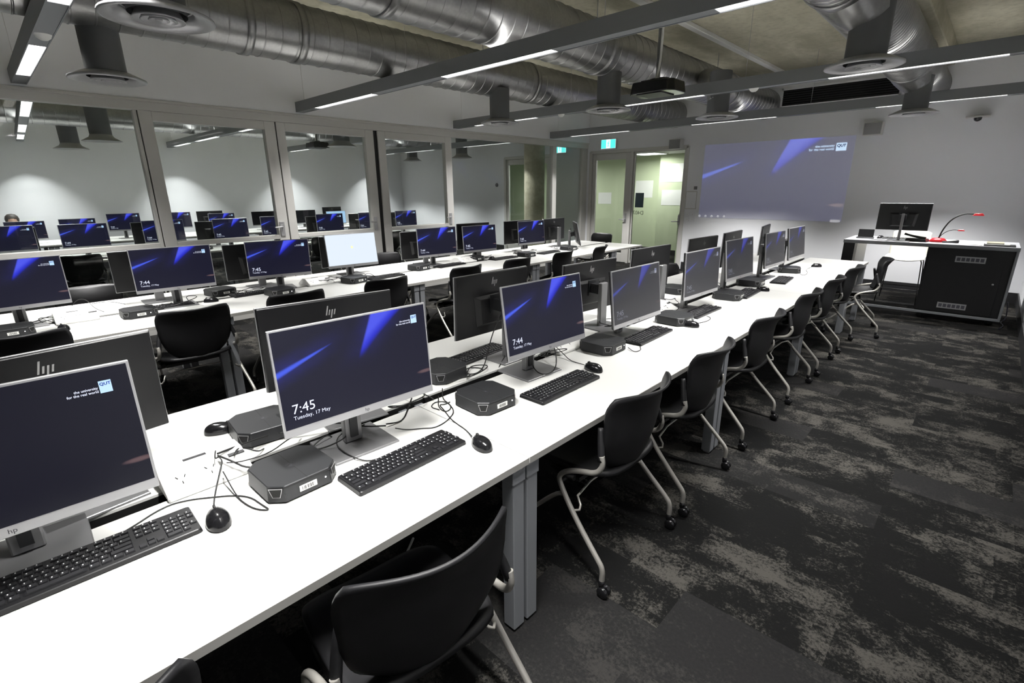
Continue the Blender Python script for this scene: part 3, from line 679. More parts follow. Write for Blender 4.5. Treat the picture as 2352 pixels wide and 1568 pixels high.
for i, (y, z) in enumerate([(.30, 1.0), (1.92, 1.0), (2.79, .97), (3.9, .97), (4.68, .97), (5.59, .99), (6.53, .98)]):
    monitor('off', -9.65, y, z, 0, 0, 'dark back-turned monitor just behind the glass, %s from the doors' % ordinal(7-i), 'back-turned monitors behind the glass', -1)
for i, (k, x, y, z) in enumerate([('lock', -12.55, .62, .97), ('lock44', -12.55, 1.35, .985), ('lock44', -12.58, 2.07, 1.05), ('lock', -12.6, 2.98, 1.04), ('lock', -12.62, 3.86, .985), ('off', -12.72, 4.80, .99), ('off', -12.72, 5.83, .985), ('cyan', -12.7, 6.65, .93)]):
    lb = 'bright pale cyan screen on the far desks behind the glass' if k == 'cyan' else '%s monitor on the far desks before the scalloped wall, %s from the corner' % ('blue lock screen' if k != 'off' else 'dark', ordinal(8-i))
    monitor(k, x, y, z, 0, .03, lb, G2)
for i, (y, z) in enumerate([(3.75, 1.03), (6.72, 1.03)]):
    monitor('off', -13.05, y, z, 0, 0, 'dark back-turned monitor on the far desks, %s' % ['behind the second glass bay', 'behind the cyan screen'][i], 'back-turned monitors behind the glass', -1)

# ------------------------------------------------------------------ keyboard, mouse, mini computer
def make_keyboard():
    r = thing('keyboard', '', 'keyboard')   # user at +x, length along y
    MB().prism([(-.066, -.217), (.066, -.217), (.070, -.21), (.070, .21), (.066, .217), (-.066, .217), (-.069, .21), (-.069, -.21)], 0, .014, .985).build('case', M_BLACK, r, bevel=.002)
    def keys(rows, name, legends=True):
        k, g = MB(), MB()
        for x, y0, ws in rows:
            y = y0
            for wdt in ws:
                if wdt > 0:
                    kw = wdt*.0187-.0025
                    k.prism([(x-.0075, y), (x+.0075, y), (x+.0075, y+kw), (x-.0075, y+kw)], .0135, .0185, .86)
                    if legends and kw < .03: g.box(x-.004, x+.001, y+.004, y+.0065, .0184, .0187)
                y += abs(wdt)*.0187
        o = k.build(name, M_KEY, r)
        if legends: g.build('legend', M_LEGEND, o)
    keys([(-.052, -.207, [1, -1, 1, 1, 1, 1, -.5, 1, 1, 1, 1, -.5, 1, 1, 1, 1]), (-.030, -.207, [1]*13+[2]), (-.011, -.207, [1.5]+[1]*12+[1.5]), (.008, -.207, [1.75]+[1]*11+[2.25]), (.027, -.207, [2.25]+[1]*10+[2.75]), (.046, -.207, [1.25]*3+[6.25]+[1.25]*4)], 'typing_keys')
    keys([(-.052, .080, [1, 1, 1]), (-.030, .080, [1, 1, 1]), (-.011, .080, [1, 1, 1])], 'navigation_keys')
    keys([(.027, .080, [-1, 1]), (.046, .080, [1, 1, 1])], 'arrow_keys', False)
    keys([(-.030, .140, [1, 1, 1, .95]), (-.011, .140, [1, 1, 1, .95]), (.008, .140, [1, 1, 1]), (.027, .140, [1, 1, 1, .95]), (.046, .140, [2, 1])], 'number_keys')
    return r
KB = make_keyboard()
def make_mouse():
    r = thing('mouse', '', 'mouse')   # nose at -x
    def f(u, v):
        a = u*2*pi; el = v*pi/2
        x = cos(a)*.056; y = sin(a)*.031*(1+.12*cos(a))
        k = cos(el)**.75 if el < pi/2 else 0
        return Vector((x*k, y*k, .004+.034*sin(el)*(1+.12*cos(a)*k)))
    MB().grid(f, 28, 8).build('shell', M_GLOSSB, r)
    MB().tube([(-.05, 0, .021), (-.028, 0, .0335), (-.012, 0, .0368)], .0022, 6, 1).build('button_seam', M_DARK, r)
    MB().lathe([(.003, -.003), (.009, -.003), (.009, .003), (.003, .003)], 14, Matrix.Translation((-.028, 0, .0315)) @ Matrix.Rotation(pi/2, 4, 'X')).build('scroll_wheel', M_RUBBER, r)
    MB().prism([(.054*cos(k*pi/10), .030*sin(k*pi/10)) for k in range(20)], 0, .005).build('base', M_CASE, r)
    return r
MO = make_mouse()
def make_pc():
    r = thing('mini_computer', '', 'computer')   # front at +x
    c, h = .036, .108
    P = [(-h+c, -h), (h-c, -h), (h, -h+c), (h, h-c), (h-c, h), (-h+c, h), (-h, h-c), (-h, -h+c)]
    MB().prism(P, .004, .056, .97).build('case', M_CASE, r, bevel=.002)
    MB().prism([(x*.93, y*.93) for x, y in P], 0, .005).build('foot', M_RUBBER, r)
    MB().box(-h+.001, h-.001, -.0006, .0006, .0561, .0563).box(h-.0036, h-.0008, -h+c, h-c, .049, .0498).build('seam', M_DARK, r)
    for sx, sy in ((1, -1), (1, 1), (-1, -1), (-1, 1)):
        # corner vent: a trapezoid recess in the chamfered corner, with a bright rim
        C = Vector((sx*(h-c/2), sy*(h-c/2), .030)); n = Vector((sx, sy, 0)).normalized(); tt = Vector((-n.y, n.x, 0))
        mk = lambda s, off: [C+n*off+tt*(-.018*s)+Vector((0, 0, .018*s)), C+n*off+tt*(.018*s)+Vector((0, 0, .018*s)), C+n*off+tt*(.010*s)+Vector((0, 0, -.008*s)), C+n*off+tt*(-.010*s)+Vector((0, 0, -.008*s))]
        MB().quad(mk(1.15, .0012)).build('vent_rim', M_SILVER, r); MB().quad(mk(1, .0016)).build('corner_vent', M_DARK, r)
    # zig-zag mark on the lid
    z = MB(); 
    for q in ([(-.022, .004), (.010, .004), (.014, -.001), (-.018, -.001)], [(.002, .004), (.012, .004), (-.006, -.022), (-.016, -.022)], [(-.016, -.018), (.018, -.018), (.014, -.023), (-.02, -.023)]):
        z.quad([(-y*.9-.006, x*.9, .0564) for x, y in q])
    z.build('lid_mark', M_INK, r)
    text_obj('front_mark', 'hp', .020, lambda x, y: Vector((h-.0004, -.075+x, .018+y)), M_INK, r)
    b = MB().box(h-.002, h+.0004, -.028, .026, .018, .036).build('barcode_label', M_PAPER, r)
    bars = MB(); yy = -.020
    for k in range(14): wdt = random.choice((.0008, .0015, .0022)); bars.box(h+.0004, h+.0007, yy, yy+wdt, .021, .033); yy += .0028
    bars.build('bars', M_INK, b)
    MB().lathe([(0, 0), (.0025, 0), (0, .001)], 10, Matrix.Translation((h-.001, .055, .03)) @ Matrix.Rotation(pi/2, 4, 'Y')).build('power_light', mat('white_led', (.8, .8, .8), .4, emit=(1, 1, 1), es=3), r)
    return r
PC = make_pc()
def row_label(i, n, what, row, end): return '%s, %s, %s from the %s' % (what, row, ordinal(n-i), end)
KBs = [(-1.462, .03, -.03), (-1.288, .83, .02), (-1.300, 1.70, .0), (-1.415, 2.71, .03), (-1.43, 3.53, 0), (-1.42, 4.42, .05), (-1.385, 5.30, .1), (-1.40, 6.20, 0)]
for i, (x, y, a) in enumerate(KBs):
    if i == 7: continue
    place(KB, (x, y, .7305), a, row_label(i, 7, 'black keyboard', 'aisle side of the carpet bench', 'lectern'), 'keyboard', 'keyboards on the carpet bench')
place(KB, (-1.93, 1.74, .7305), pi+.08, 'black keyboard under the back-turned monitor beside the cable tangle', 'keyboard', 'keyboards on the carpet bench')
MOs = [(-1.40, .285, -.1), (-1.17, 1.07, -.25), (-1.32, 1.985, -.1), (-1.315, 3.10, .3), (-1.36, 4.66, .2), (-1.36, 6.49, .6)]
for i, (x, y, a) in enumerate(MOs):
    place(MO, (x, y, .7305), a, row_label(i, 6, 'black mouse', 'aisle side of the carpet bench', 'lectern'), 'mouse', 'mice on the carpet bench')
place(MO, (-1.99, .475, .7305), pi+1.2, 'black mouse on the far side of the carpet bench touching a mini computer', 'mouse', 'mice on the carpet bench')
PCs = [(-1.50, -.36, 0), (-1.455, .52, .02), (-1.43, 1.34, -.05), (-1.48, 2.31, .02), (-1.45, 3.14, 0), (-1.47, 4.15, .1), (-1.54, 4.88, 0), (-1.49, 5.91, .3)]
for i, (x, y, a) in enumerate(PCs):
    place(PC, (x, y, .7305), a, row_label(i, 8, 'charcoal octagonal mini computer', 'aisle side of carpet bench', 'lectern'), 'computer', 'mini computers on the carpet bench')
for i, (x, y, a) in enumerate([(-1.865, .59, pi-.1), (-1.83, 1.42, pi+.1), (-1.91, 4.09, pi)]):
    place(PC, (x, y, .7305), a, 'charcoal mini computer, far half of the carpet bench, ' + ['behind the 7:45 screen', 'past the 7:45 screen edge', 'by the distant chair back'][i], 'computer', 'mini computers on the carpet bench')
NPC = [(-4.50, .02, .0), (-4.50, .70, 0), (-4.90, 1.38, .2), (-4.50, 1.74, .1), (-4.55, 2.50, .15), (-4.72, 3.42, .1), (-4.80, 4.36, 0), (-4.55, 5.10, 0), (-4.55, 6.05, 0)]
for i, (x, y, a) in enumerate(NPC):
    place(PC, (x, y, .7305), a, row_label(i, 9, 'charcoal mini computer', 'on the partition bench', 'doors'), 'computer', 'mini computers on the partition bench')
for i, (x, y, a) in enumerate([(-4.52, .18, 0), (-4.66, .88, .0), (-4.70, 1.62, .05), (-4.55, 2.86, .1), (-4.68, 3.85, .1), (-4.62, 4.72, 0), (-4.55, 5.58, .1)]):
    if i == 0: x, y = -4.70, -.08
    place(KB, (x, y, .7305), a, row_label(i, 7, 'black keyboard', 'on the partition bench', 'doors'), 'keyboard', 'keyboards on the partition bench')
for i, (x, y, a) in enumerate([(-4.40, .26, .2), (-4.62, 1.22, 1.2), (-4.66, 4.55, 0)]):
    place(MO, (x, y, .7305), a, row_label(i, 3, 'black mouse', 'on the partition bench', 'doors'), 'mouse', 'mice on the partition bench')
for i, (x, y) in enumerate([(-9.1, .62), (-9.1, 1.55), (-9.1, 2.45), (-9.1, 4.15), (-9.1, 5.08)]):
    place(PC, (x, y, .7305), 0, 'charcoal mini computer just behind the glass, %s from the doors' % ordinal(5-i), 'computer', 'mini computers behind the glass')
for i, (x, y) in enumerate([(-8.95, 1.05), (-8.95, 3.0), (-8.95, 4.66)]):
    place(KB, (x, y, .7305), 0, 'black keyboard just behind the glass, %s from the doors' % ordinal(3-i), 'keyboard', 'keyboards behind the glass')

# power boxes on the bench slot
def make_box():
    r = thing('power_box', '', 'power box')
    MX = Matrix(((1, 0, 0, 0), (0, 0, 1, 0), (0, 1, 0, 0), (0, 0, 0, 1)))
    s = MB().prism([(-.13, 0), (.12, 0), (.12, .014), (.025, .062), (-.04, .062), (-.13, .012)], -.12, .12, 1, MX).build('housing', M_WHITEP, r, bevel=.003)
    th = math.atan2(.014-.062, .12-.025); 
    k = MB()
    for yc in (-.07, .01):
        for dy, dx, rot in ((-.011, -.008, .5), (.011, -.008, -.5), (0, .012, 0)):
            cx = .072+dx; cz = .0385 - dx*.5 + .0012
            M = Matrix.Translation((cx, yc+dy, cz)) @ Matrix.Rotation(-th, 4, 'Y') @ Matrix.Rotation(rot, 4, 'Z')
            k.box(-.005, .005, -.0012, .0012, -.0005, .0008, M)
    k.build('socket_slots', M_DARK, r)
    MB().box(-.006, .006, -.045, .02, .0615, .064).build('flap_slot', M_CASE, r)
    MB().box(-.02, .05, .07, .118, .055, .058, Matrix.Rotation(.12, 4, 'Y')).build('data_ports', M_CASE, r)
    return r
PB = make_box()
for x, y, lb in ((-1.72, .335, 'white wedge power box with sockets beside the closest mouse'), (-1.70, 2.17, 'white wedge power box between two mini computers under the 7:44 screen'), (-1.70, 3.36, 'white wedge power box on the carpet bench behind the fourth keyboard'),
                 (-4.70, .36, 'white power box on the partition bench by the cable tuft'), (-4.75, 2.20, 'white power box before the blank white screen'), (-4.80, 3.98+.2, 'white power box in the middle of the partition bench'), (-4.75, 5.30, 'white power box on the partition bench near the doors')):
    place(PB, (x, y, .7305), 0, lb, 'power box', 'white power boxes')

# ------------------------------------------------------------------ cables
def cable(pts, label, r=.0022, z=.733, lift=None, group='desk cables'):
    P = [(p[0], p[1], (p[2] if len(p) > 2 else z) + (0 if len(p) > 2 else 0)) for p in pts]
    o = MB().tube(P, r, 6, 2).build('cable', M_RUBBER); return tag(o, label, 'cable', group)
cable([(-1.447, .29, .742), (-1.506, .305), (-1.553, .323), (-1.581, .340, .75), (-1.61, .364, .78), (-1.633, .378, .79), (-1.655, .375, .798), (-1.64, .36, .80), (-1.69, .375, .80), (-1.80, .41, .765), (-1.86, .43), (-1.85, .46), (-1.80, .487), (-1.76, .509)], 'black mouse cable looping over the closest power box')
cable([(-1.673, .377, .80), (-1.711, .464, .785), (-1.753, .561, .765)], 'thick black power lead running straight to the far mini computer', .0035)
cable([(-1.60, .366, .77), (-1.487, .362), (-1.422, .367), (-1.375, .38), (-1.345, .405), (-1.39, .398), (-1.457, .39), (-1.504, .357), (-1.542, .307), (-1.575, .262), (-1.595, .2), (-1.54, .1), (-1.53, .05)], 'black keyboard cable curling before the closest mini computer')
cable([(-1.563, .49, .755), (-1.58, .43, .76), (-1.62, .40, .785), (-1.66, .374, .80)], 'short black power lead plugged into the closest mini computer', .0032)
cable([(-1.70, .66, .76), (-1.62, .58, .79), (-1.57, .5, .79), (-1.60, .42, .78), (-1.62, .385, .785)], 'black lead draped over the corner of the closest mini computer')
cable([(-1.645, .415, .79), (-1.686, .441, .79), (-1.703, .471, .77), (-1.685, .501, .75), (-1.728, .533)], 'short curled black lead behind the closest mini computer')
cable([(-1.60, .86, .75), (-1.604, .763, .75), (-1.55, .711, .745), (-1.46, .704, .744), (-1.38, .73), (-1.362, .781), (-1.357, .81)], 'black keyboard cable looping over the silver stand base')
cable([(-1.75, .60, .76), (-1.694, .691, .77), (-1.66, .78, .77), (-1.56, .83, .765), (-1.53, .91, .75)], 'black cable passing behind the 7:45 monitor stand', .003)
cable([(-1.236, 1.084, .742), (-1.3, 1.114), (-1.359, 1.123), (-1.423, 1.137), (-1.497, 1.169), (-1.564, 1.191), (-1.545, 1.21), (-1.55, 1.241)], 'black mouse cable reaching the second mini computer')
cable([(-1.495, .927, .745), (-1.47, .962), (-1.438, 1.009), (-1.408, 1.04), (-1.407, 1.079), (-1.423, 1.13), (-1.46, 1.191), (-1.53, 1.225), (-1.60, 1.24), (-1.66, 1.29, .75)], 'long thin black cable curving beside the silver base')
cable([(-1.605, 1.224, .75), (-1.561, 1.185), (-1.511, 1.163), (-1.481, 1.168), (-1.50, 1.21), (-1.56, 1.235), (-1.60, 1.20), (-1.57, 1.15), (-1.52, 1.16)], 'coiled black cable behind the second mini computer')
cable([(-1.672, 1.131, .75), (-1.608, 1.06), (-1.564, 1.016), (-1.547, .978), (-1.55, .924, .745)], 'black cable rising from the desk slot behind the silver base', .003)
cable([(-1.644, 1.863, .80), (-1.586, 1.813, .76), (-1.494, 1.744, .744), (-1.425, 1.746, .744), (-1.45, 1.85, .745), (-1.53, 1.95, .78), (-1.62, 2.02, .82)], 'black cable hanging in a loop under the 7:44 monitor', .003)
cable([(-1.635, 2.05, .79), (-1.559, 2.047, .75), (-1.492, 2.02), (-1.439, 2.016), (-1.385, 2.0, .74)], 'thin mouse cable beside the white power box under the 7:44 screen')
cable([(-1.86, 1.874, .95), (-1.86, 1.80, .85), (-1.80, 1.70, .75), (-1.73, 1.599), (-1.72, 1.526), (-1.78, 1.52), (-1.818, 1.585), (-1.744, 1.632), (-1.70, 1.56, .72)], 'black monitor cable falling behind the back-turned monitor', .003)
cable([(-1.87, 1.92, .95), (-1.85, 1.93, .82), (-1.80, 1.85, .745), (-1.72, 1.72), (-1.68, 1.66, .72)], 'second black monitor cable falling behind the back-turned monitor', .003)
cable([(-1.72, 1.52, .74), (-1.68, 1.45, .75), (-1.76, 1.38+.15, .745), (-1.80, 1.60, .745), (-1.72, 1.66, .75), (-1.67, 1.50, .75), (-1.70, 1.42, .75)], 'tangle of black cable in the desk slot by the second computer', .003)
cable([(-1.37, 2.405, .74), (-1.31, 2.37), (-1.30, 2.43), (-1.34, 2.486), (-1.355, 2.52)], 'thin cable loop before the third mini computer')
cable([(-1.36, 3.10, .74), (-1.31, 3.2), (-1.285, 3.30), (-1.30, 3.404), (-1.35, 3.44)], 'thin cable loop beside the fourth mini computer')
cable([(-1.379, 5.83, .75), (-1.3, 5.70), (-1.31, 5.95), (-1.40, 6.18), (-1.37, 6.44, .745)], 'thin pale cable loop by the last mini computer')
cable([(-5.21, .393, .75), (-5.20, .44, .80), (-5.115, .483, .80), (-4.967, .501, .75), (-4.833, .538, .735)], 'black cable tuft arching on the partition bench')
cable([(-5.2, .516, .745), (-5.15, .578, .76), (-5.08, .64, .76), (-4.98, .70, .745)], 'thin pale cable arc beside a dark monitor on the partition bench')
cable([(-4.829, .195, .74), (-4.737, .23), (-4.635, .253), (-4.55, .24), (-4.46, .26, .74)], 'mouse cable at the photo edge of the partition bench')
random.seed(3)
for i, y in enumerate((.75, 1.1, 1.95, 2.75, 3.4, 3.62, 4.5, 5.6)):
    x = -1.60 - random.random()*.12
    P = [(x, y, .72)] + [(x+random.uniform(-.10, .12), y+random.uniform(-.14, .14), .735+random.random()*.05) for _ in range(6)] + [(x-.03, y+.1, .72)]
    cable(P, 'tangled black leads at the slot of the carpet bench, %s clump from the camera' % ordinal(i+1), .0026)
for i, y in enumerate((.2, 1.0, 1.55, 2.3, 2.75, 3.6, 4.5, 5.3, 6.0)):
    x = -4.70
    P = [(x, y, .72)] + [(x+random.uniform(-.16, .12), y+random.uniform(-.16, .16), .735+random.random()*.05) for _ in range(7)] + [(x-.03, y+.1, .72)]
    cable(P, 'tangled black leads on the partition bench, %s clump from the camera' % ordinal(i+1), .003)

# ------------------------------------------------------------------ nesting chair on casters (faces +x)
def make_chair():
    r = thing('office_chair', '', 'chair')
    def back(u, v):
        a = u*2-1; b = v*2-1
        k = (1-.13*abs(b)**5); kz = (1-.10*abs(a)**4)
        wd = .222+.016*b-(.05*max(0, -b)**2)
        y = a*wd*k; z = .668+.188*b*kz - .012*(1-a*a)*max(0, b)
        wrap = .052 + (.05*(b-.3) if b > .3 else 0)
        x = -.218 - .030*b*abs(b) - .018*(b+.3) + wrap*a*a + .012*b - (.075*(b-.35)**2 if b > .35 else 0)
        return Vector((x, y, z))
    MB().grid(back, 22, 16).build('backrest', M_SHELL, r, solid=.011)
    def seat(u, v):
        a = u*2-1; b = v*2-1
        k = 1-.16*abs(b)**5; kx = 1-.10*abs(a)**5
        x = .02+.225*b*kx; y = a*.225*k
        z = .452-.016*(1-a*a)*(1-b*b) - .05*max(0, b-.6)**1.5*2.2 + .02*max(0, -b-.6) + .012*a*a - .01*b
        return Vector((x, y, z))
    MB().grid(seat, 20, 18).build('seat', M_SHELL, r, solid=-.022)
    for s in (-1, 1):
        y = s*.245
        MB().tube([(-.150, y*.86, .70), (-.165, y*.93, .645), (-.183, y, .575)], [.011, .014, .0145], 10, 1).build('back_sleeve', M_SHELL, r)
        # upper tube and rear leg, one bent tube
        MB().tube([(-.183, y, .60), (-.192, y, .56), (-.165, y+s*.004, .515), (-.09, y+s*.008, .50), (-.02, y+s*.015, .475), (.012, y+s*.02, .44), (.0, y+s*.02, .40), (-.09, y+s*.035, .29), (-.215, y+s*.05, .165), (-.245, y+s*.05, .13), (-.243, y+s*.05, .065)], .0115, 10, 2).build('rear_leg', M_CREAMTUBE, r)
        MB().tube([(-.02, y+s*.012, .36), (.03, y+s*.012, .345), (.15, y+s*.03, .22), (.255, y+s*.04, .13), (.262, y+s*.04, .065)], .010, 10, 2).build('front_leg', M_CREAMTUBE, r)
        MB().tube([(-.03, y*.85, .42), (.10, y*.85, .42)], .014, 8, 0).build('pivot', M_RUBBER, r)
    MB().tube([(-.07, -.28, .315), (-.10, -.245, .315), (-.045, -.215, .365), (-.045, .215, .365), (-.10, .245, .315), (-.07, .28, .315)], .0055, 8, 1).build('crossbar', M_CREAMTUBE, r)
    MB().tube([(.02, -.25, .40), (.02, .25, .40)], .012, 8, 0).box(-.05, .1, -.2, .2, .405, .425).build('seat_frame', M_RUBBER, r)
    for cx, cy in ((-.243, .295), (-.243, -.295), (.262, .285), (.262, -.285)):
        c = MB()
        for d in (-.012, .012): c.lathe([(0, d-.008), (.02, d-.009), (.0245, d-.005), (.0245, d+.005), (.02, d+.009), (0, d+.008)], 20, Matrix.Translation((cx-.012, cy, .0255)) @ Matrix.Rotation(pi/2, 4, 'X'))
        c.lathe([(0, .075), (.012, .074), (.013, .045), (0, .04)], 12, Matrix.Translation((cx, cy, 0))).box(cx-.022, cx+.006, cy-.005, cy+.005, .03, .05)
        c.build('caster', M_GLOSSB, r)
    return r
CH = make_chair()
CHW = 'black chair with silver legs at the carpet bench, '
aisle = [(-1.075, -.135, .03), (-.995, .585, -.12), (-1.12, 1.74, 0), (-1.12, 2.46, .02), (-1.13, 3.36, -.02), (-1.13, 4.31, 0), (-1.13, 5.12, .03), (-1.13, 5.98, 0), (-.99, 6.78, .20)]
for i, (x, y, a) in enumerate(aisle):
    lb = 'black chair at the photo corner, only its top curve showing' if i == 0 else ('black chair closest to the camera, big curved backrest by the desk leg' if i == 1 else ('black chair pulled out before the lectern' if i == 8 else CHW + 'aisle side, %s from the lectern' % ordinal(9-i)))
    place(CH, (x, y, 0), pi+a, lb, 'chair', 'chairs along the carpet aisle')
part = [(-4.14, .03, 0), (-4.14, .92, 0), (-4.14, 1.66, -.05), (-4.15, 2.50, 0), (-4.15, 3.47, .05), (-4.15, 4.28, 0), (-4.14, 5.12, .1), (-4.13, 5.92, .25)]
for i, (x, y, a) in enumerate(part):
    place(CH, (x, y, 0), pi+a, 'black chair backed to the middle aisle, partition bench, %s from the doors' % ordinal(8-i), 'chair', 'chairs at the partition bench')
far = [(-2.22, 1.55, 0, 'black chair between the benches, seen behind the closest back-turned pair'), (-2.16, 4.85, 0, 'black chair between the benches, seen past the distant mini computer'), (-2.3, 3.1, .1, 'black chair between the benches, mostly hidden by monitors'),
       (-5.35, 3.50, 0, 'grey lit chair back between partition and white-screen monitor'), (-5.02, 7.42, -pi/2-.1, 'black chair at the door end of the partition bench'), (-5.3, .55, .05, 'black chair by the partition, under the glass rail')]
for x, y, a, lb in far: place(CH, (x, y, 0), a, lb, 'chair', 'chairs between the benches')
for i, (x, y) in enumerate(((-8.75, .85), (-8.75, 2.0), (-8.75, 4.2), (-8.75, 5.6))):
    place(CH, (x, y, 0), pi, 'black chair just behind the glass, %s from the doors' % ordinal(4-i), 'chair', 'chairs behind the glass')
place(CH, (-13.66, .52, 0), 0, 'black chair under the seated person behind the glass', 'chair', 'chairs behind the glass')
# pen-like white strip lying on the carpet under the desk
tag(MB().tube([(-1.63, .99, .006), (-1.73, 1.12, .006)], .006, 8, 0).build('chalk_stick', M_WHITEP), 'small pale stick lying on the carpet under the closest desk', 'stick')

# ------------------------------------------------------------------ seated person behind the glass (only the hair shows)
pr = thing('person', 'person with dark hair sitting behind the far desks in the other room', 'person', (-13.66, .52, 0))
bm = bmesh.new(); pts = [((0, 0, .50), .13), ((0, 0, .70), .13), ((.02, 0, .88), .15), ((.02, 0, .98), .07), ((.03, 0, 1.02), .05), ((.04, 0, 1.10), .085), ((.04, 0, 1.16), .075),
                         ((.02, .17, .90), .05), ((.06, .22, .70), .042), ((.28, .16, .745), .034), ((.02, -.17, .90), .05), ((.06, -.22, .70), .042), ((.28, -.16, .745), .034),
                         ((.05, .10, .50), .09), ((.38, .12, .50), .065), ((.38, .12, .10), .045), ((.50, .12, .05), .035), ((.05, -.10, .50), .09), ((.38, -.12, .50), .065), ((.38, -.12, .10), .045), ((.50, -.12, .05), .035)]
ed = [(0, 1), (1, 2), (2, 3), (3, 4), (4, 5), (5, 6), (2, 7), (7, 8), (8, 9), (2, 10), (10, 11), (11, 12), (0, 13), (13, 14), (14, 15), (15, 16), (0, 17), (17, 18), (18, 19), (19, 20)]
me = bpy.data.meshes.new('body'); me.from_pydata([p for p, _ in pts], ed, []); body = bpy.data.objects.new('body', me); COL.objects.link(body); body.parent = pr
sk = body.modifiers.new('skin', 'SKIN'); me.skin_vertices[0].data[0].use_root = True
for i, (_, rr) in enumerate(pts): me.skin_vertices[0].data[i].radius = (rr, rr)
body.modifiers.new('sub', 'SUBSURF').levels = 2; body.modifiers['sub'].render_levels = 2; me.materials.append(M_SHIRT)
MB().lathe([(.098, 1.10), (.104, 1.15), (.09, 1.20), (.055, 1.235), (0, 1.245)], 20, Matrix.Translation((.03, 0, 0))).build('hair', M_HAIR, pr)
MB().lathe([(0, 1.02), (.05, 1.03), (.082, 1.08), (.088, 1.14), (.07, 1.19), (0, 1.21)], 20, Matrix.Translation((.05, 0, 0))).build('face', M_SKIN, pr)
bm.free()

# ------------------------------------------------------------------ lectern and what stands on it
LX0, LX1, LY, LD = -1.40, .27, 7.95, .75
t = thing('lectern', 'long black and silver lectern desk with locked cabinet before the front wall', 'lectern', (0, LY, 0))
MB().box(LX0, LX1+.02, 0, LD, .90, .93).build('desktop', mat('grey_desktop', (.50, .51, .54), .35), t, bevel=.002)
MB().box(LX0, LX1+.022, -.006, 0, .888, .93).build('front_trim', M_GREYMET, t)
MB().box(LX0+.005, LX0+.13, .01, .06, .06, .90).build('post', M_CAB, t, bevel=.004)
MB().box(LX0+.13, LX0+.16, .02, LD-.02, .06, .90).build('end_panel', M_FRAME, t, bevel=.003)
cab = MB().box(-.51, LX1, .02, LD-.02, .105, .895).build('cabinet', M_CAB, t, bevel=.004)
MB().box(-.49, LX1-.075, .008, .02, .12, .885).build('door', M_CAB, t, bevel=.002)
MB().box(LX0, LX1+.02, .0, .035, .075, .105).box(LX1-.005, LX1+.02, -.002, .03, .10, .89).build('frame_rail', M_GREYMET, t, bevel=.003)
for zc, x0 in ((.765, -.235), (.20, -.30)):
    v = MB().box(x0, x0+.27, .002, .008, zc-.035, zc+.035).build('vent', M_SILVER, t)
    s = MB()
    for k in range(6): s.box(x0+.014+k*.042, x0+.014+k*.042+.032, .0005, .003, zc-.02, zc+.02)
    s.build('vent_slots', mat('vent_mesh', (.07, .07, .085), .5), v)
MB().lathe([(0, 0), (.011, 0), (.011, .006), (0, .008)], 14, Matrix.Translation((.145, .004, .50)) @ Matrix.Rotation(pi/2, 4, 'X')).build('lock', M_ALU, t)
for x, y in ((-.45, .1), (.2, .1), (-.45, .6), (.2, .6), (LX0+.08, .1), (LX0+.1, .6)): MB().lathe([(0, -.015), (.035, -.013), (.035, .013), (0, .015)], 16, Matrix.Translation((x, y, .035)) @ Matrix.Rotation(pi/2, 4, 'X')).box(x-.01, x+.01, y-.01, y+.01, .035, .08).build('caster', M_RUBBER, t)
TZ = .9305
monitor('off', -.84, 8.19, 1.23, -pi/2+.08, 0, 'black lectern monitor with its back to the desks', 'lectern monitor', -1) if False else None
lm = copy_tree(PROTO['off']); tag(lm, 'black lectern monitor on a thin stand with its back to the benches', 'monitor'); lm.location = (-.84, 8.20, TZ); lm.rotation_euler = (0, 0, pi/2+.05)
for c in lm.children:
    n = c.name.split('.')[0]
    if n in ('bezel', 'back_cover', 'screen', 'logo', 'front_badge', 'hinge'): c.location = (0, 0, .295)
kids(lm)['stand_neck'].scale = (.5, .45, 1); kids(lm)['stand_neck'].location.x = -.05
MB().box(-.0192, -.0186, .05, .08, 0, .03).build('sticker', M_PAPER, lm, loc=(0, 0, .295))
if 'proto' in lm: del lm['proto']
t = thing('touch_panel', 'small black touch panel tilted up on the lectern end', 'touch panel', (-1.22, 8.30, TZ), .1)
MB().box(-.10, .10, -.06, .06, 0, .014).build('base', M_CASE, t, bevel=.003); MB().box(-.085, .09, 0, .012, 0, .11, Matrix.Translation((0, -.01, .012)) @ Matrix.Rotation(-.35, 4, 'X')).build('back_panel', M_GLOSSB, t, bevel=.002)
place(MO, (-1.06, 8.36, TZ), 1.2, 'small dark mouse beside the touch panel on the lectern', 'mouse', None)
k = place(KB, (-.83, 8.40, TZ), pi/2, 'black keyboard on the lectern behind the monitor stand', 'keyboard', None)
t = thing('desk_phone', 'black desk phone lying on the lectern beside the monitor stand', 'phone', (-.66, 8.18, TZ), -.15)
MB().prism([(-.10, -.08), (.12, -.08), (.12, .08), (-.10, .08)], 0, .035, .9).build('body', M_BLACK, t, bevel=.004)
MB().tube([(-.13, .0, .085), (-.06, -.01, .068), (.04, -.02, .05), (.10, -.02, .045)], [.014, .012, .016, .014], 10).build('handset', M_GLOSSB, t)
t = thing('document_camera', 'red document camera with black gooseneck arms on the lectern', 'document camera', (-.45, 8.25, TZ))
MB().lathe([(.085, 0), (.088, .015), (.06, .045), (0, .05)], 24).build('base', M_RED, t)
MB().tube([(0, 0, .04), (.02, .0, .15), (.08, 0, .28), (.18, 0, .345), (.27, 0, .345)], .008, 8).build('camera_arm', M_RUBBER, t)
MB().tube([(0, 0, .04), (.015, .0, .08), (.06, 0, .13), (.12, 0, .155), (.17, 0, .15)], .004, 8).build('lamp_arm', M_RUBBER, t)
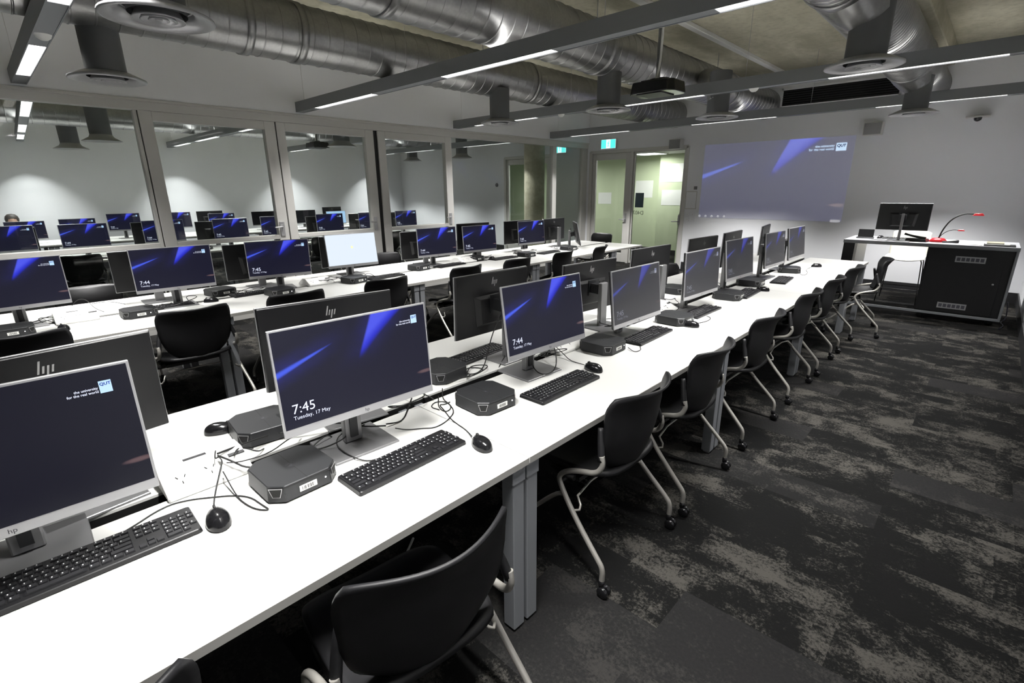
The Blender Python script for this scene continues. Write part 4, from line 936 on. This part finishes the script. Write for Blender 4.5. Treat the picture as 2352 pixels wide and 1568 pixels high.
MB().prism([(-.05, -.02), (.03, -.03), (.06, -.015), (.06, .015), (.03, .03), (-.05, .02)], 0, .028, .6, Matrix.Translation((.31, 0, .325))).build('camera_head', M_RED, t, bevel=.003)
MB().prism([(-.035, -.014), (.035, -.014), (.035, .014), (-.035, .014)], 0, .018, .6, Matrix.Translation((.195, 0, .14))).build('lamp_head', M_RED, t, bevel=.003)
tag(MB().tube([(-.40, 8.12, TZ+.012), (-.33, 8.14, TZ+.015), (-.27, 8.16, TZ+.022), (-.25, 8.165, TZ+.022)], [.01, .011, .02, .018], 10).build('microphone', M_BLACK), 'black hand microphone beside the red document camera', 'microphone')
tag(MB().box(-.16, -.03, 8.02, 8.14, TZ, TZ+.006).build('paper_sheet', M_PAPER), 'white paper sheet on the lectern beside the folders', 'paper')
for k, (dz, m_, lb) in enumerate(((0, M_CAB, 'black bottom folder of the lectern pile'), (.014, M_PAPER, 'pale middle folder of the lectern pile'), (.026, mat('beige_folder', (.42, .40, .30), .7), 'beige top folder of the lectern pile'))):
    tag(MB().box(-.02+.01*k, .25-.05*k, 8.0+.01*k, 8.22, TZ+dz, TZ+dz+.011).build('folder', m_, bevel=.002), lb, 'folder', 'folders on the lectern')

# white moulded stool behind the lectern
t = thing('counter_stool', 'white moulded counter stool with thin black legs behind the lectern', 'stool', (-.80, 9.02, 0), -pi/2)
def sb(u, v):
    a = u*2-1; s = v
    if s < .5:
        b = s/.5; x = .20-.36*b; z = .62-.03*(1-a*a)*sin(pi*b)+.03*a*a + (-.02 if b < .15 else 0)
    else:
        b = (s-.5)/.5; x = -.16-.07*b+.05*a*a*b; z = .62+.38*b - .03*(a**4)*b
    return Vector((x, a*(.225-.03*max(0, s-.8)), z))
MB().grid(sb, 14, 24).build('seat_shell', mat('white_stool_shell', (.72, .71, .64), .35), t, solid=.012)
for sx, sy in ((1, 1), (1, -1), (-1, 1), (-1, -1)):
    MB().tube([(0, sy*.17, .605), (sx*.13, sy*.19, .60), (sx*.16, sy*.2, .57), (sx*.21, sy*.235, .0)], .007, 8, 1).build('leg', M_RUBBER, t)
MB().tube([(.19, -.22, .2), (.19, .22, .2), (-.19, .22, .2), (-.19, -.22, .2), (.19, -.22, .2)], .006, 8, 0).build('footrest', M_RUBBER, t)

# things by the far corners
tag(MB().tube([(.30, 7.9, .01), (.34, 8.1, .012), (.30, 8.3, .01), (.36, 8.5, .012), (.34, 8.7, .2)], .006, 8).build('floor_cable', mat('blue_black_cable', (.01, .01, .03), .5)), 'dark cable trailing on the carpet beside the lectern', 'cable')
t = thing('wall_sensor', 'small round dark sensor on the wall beside the other room door', 'sensor', (-9.85, FW, 1.72)); MB().lathe([(0, .0), (.05, .0), (.045, .02), (0, .03)], 20, Matrix.Rotation(pi/2, 4, 'X')).build('body', MATS['mid_grey_plastic'], t)

# remove prototypes that were never placed
def drop(o):
    for c in list(o.children): drop(c)
    bpy.data.objects.remove(o)
for p in list(PROTO.values()) + [KB, MO, PC, PB, CH]: drop(p)
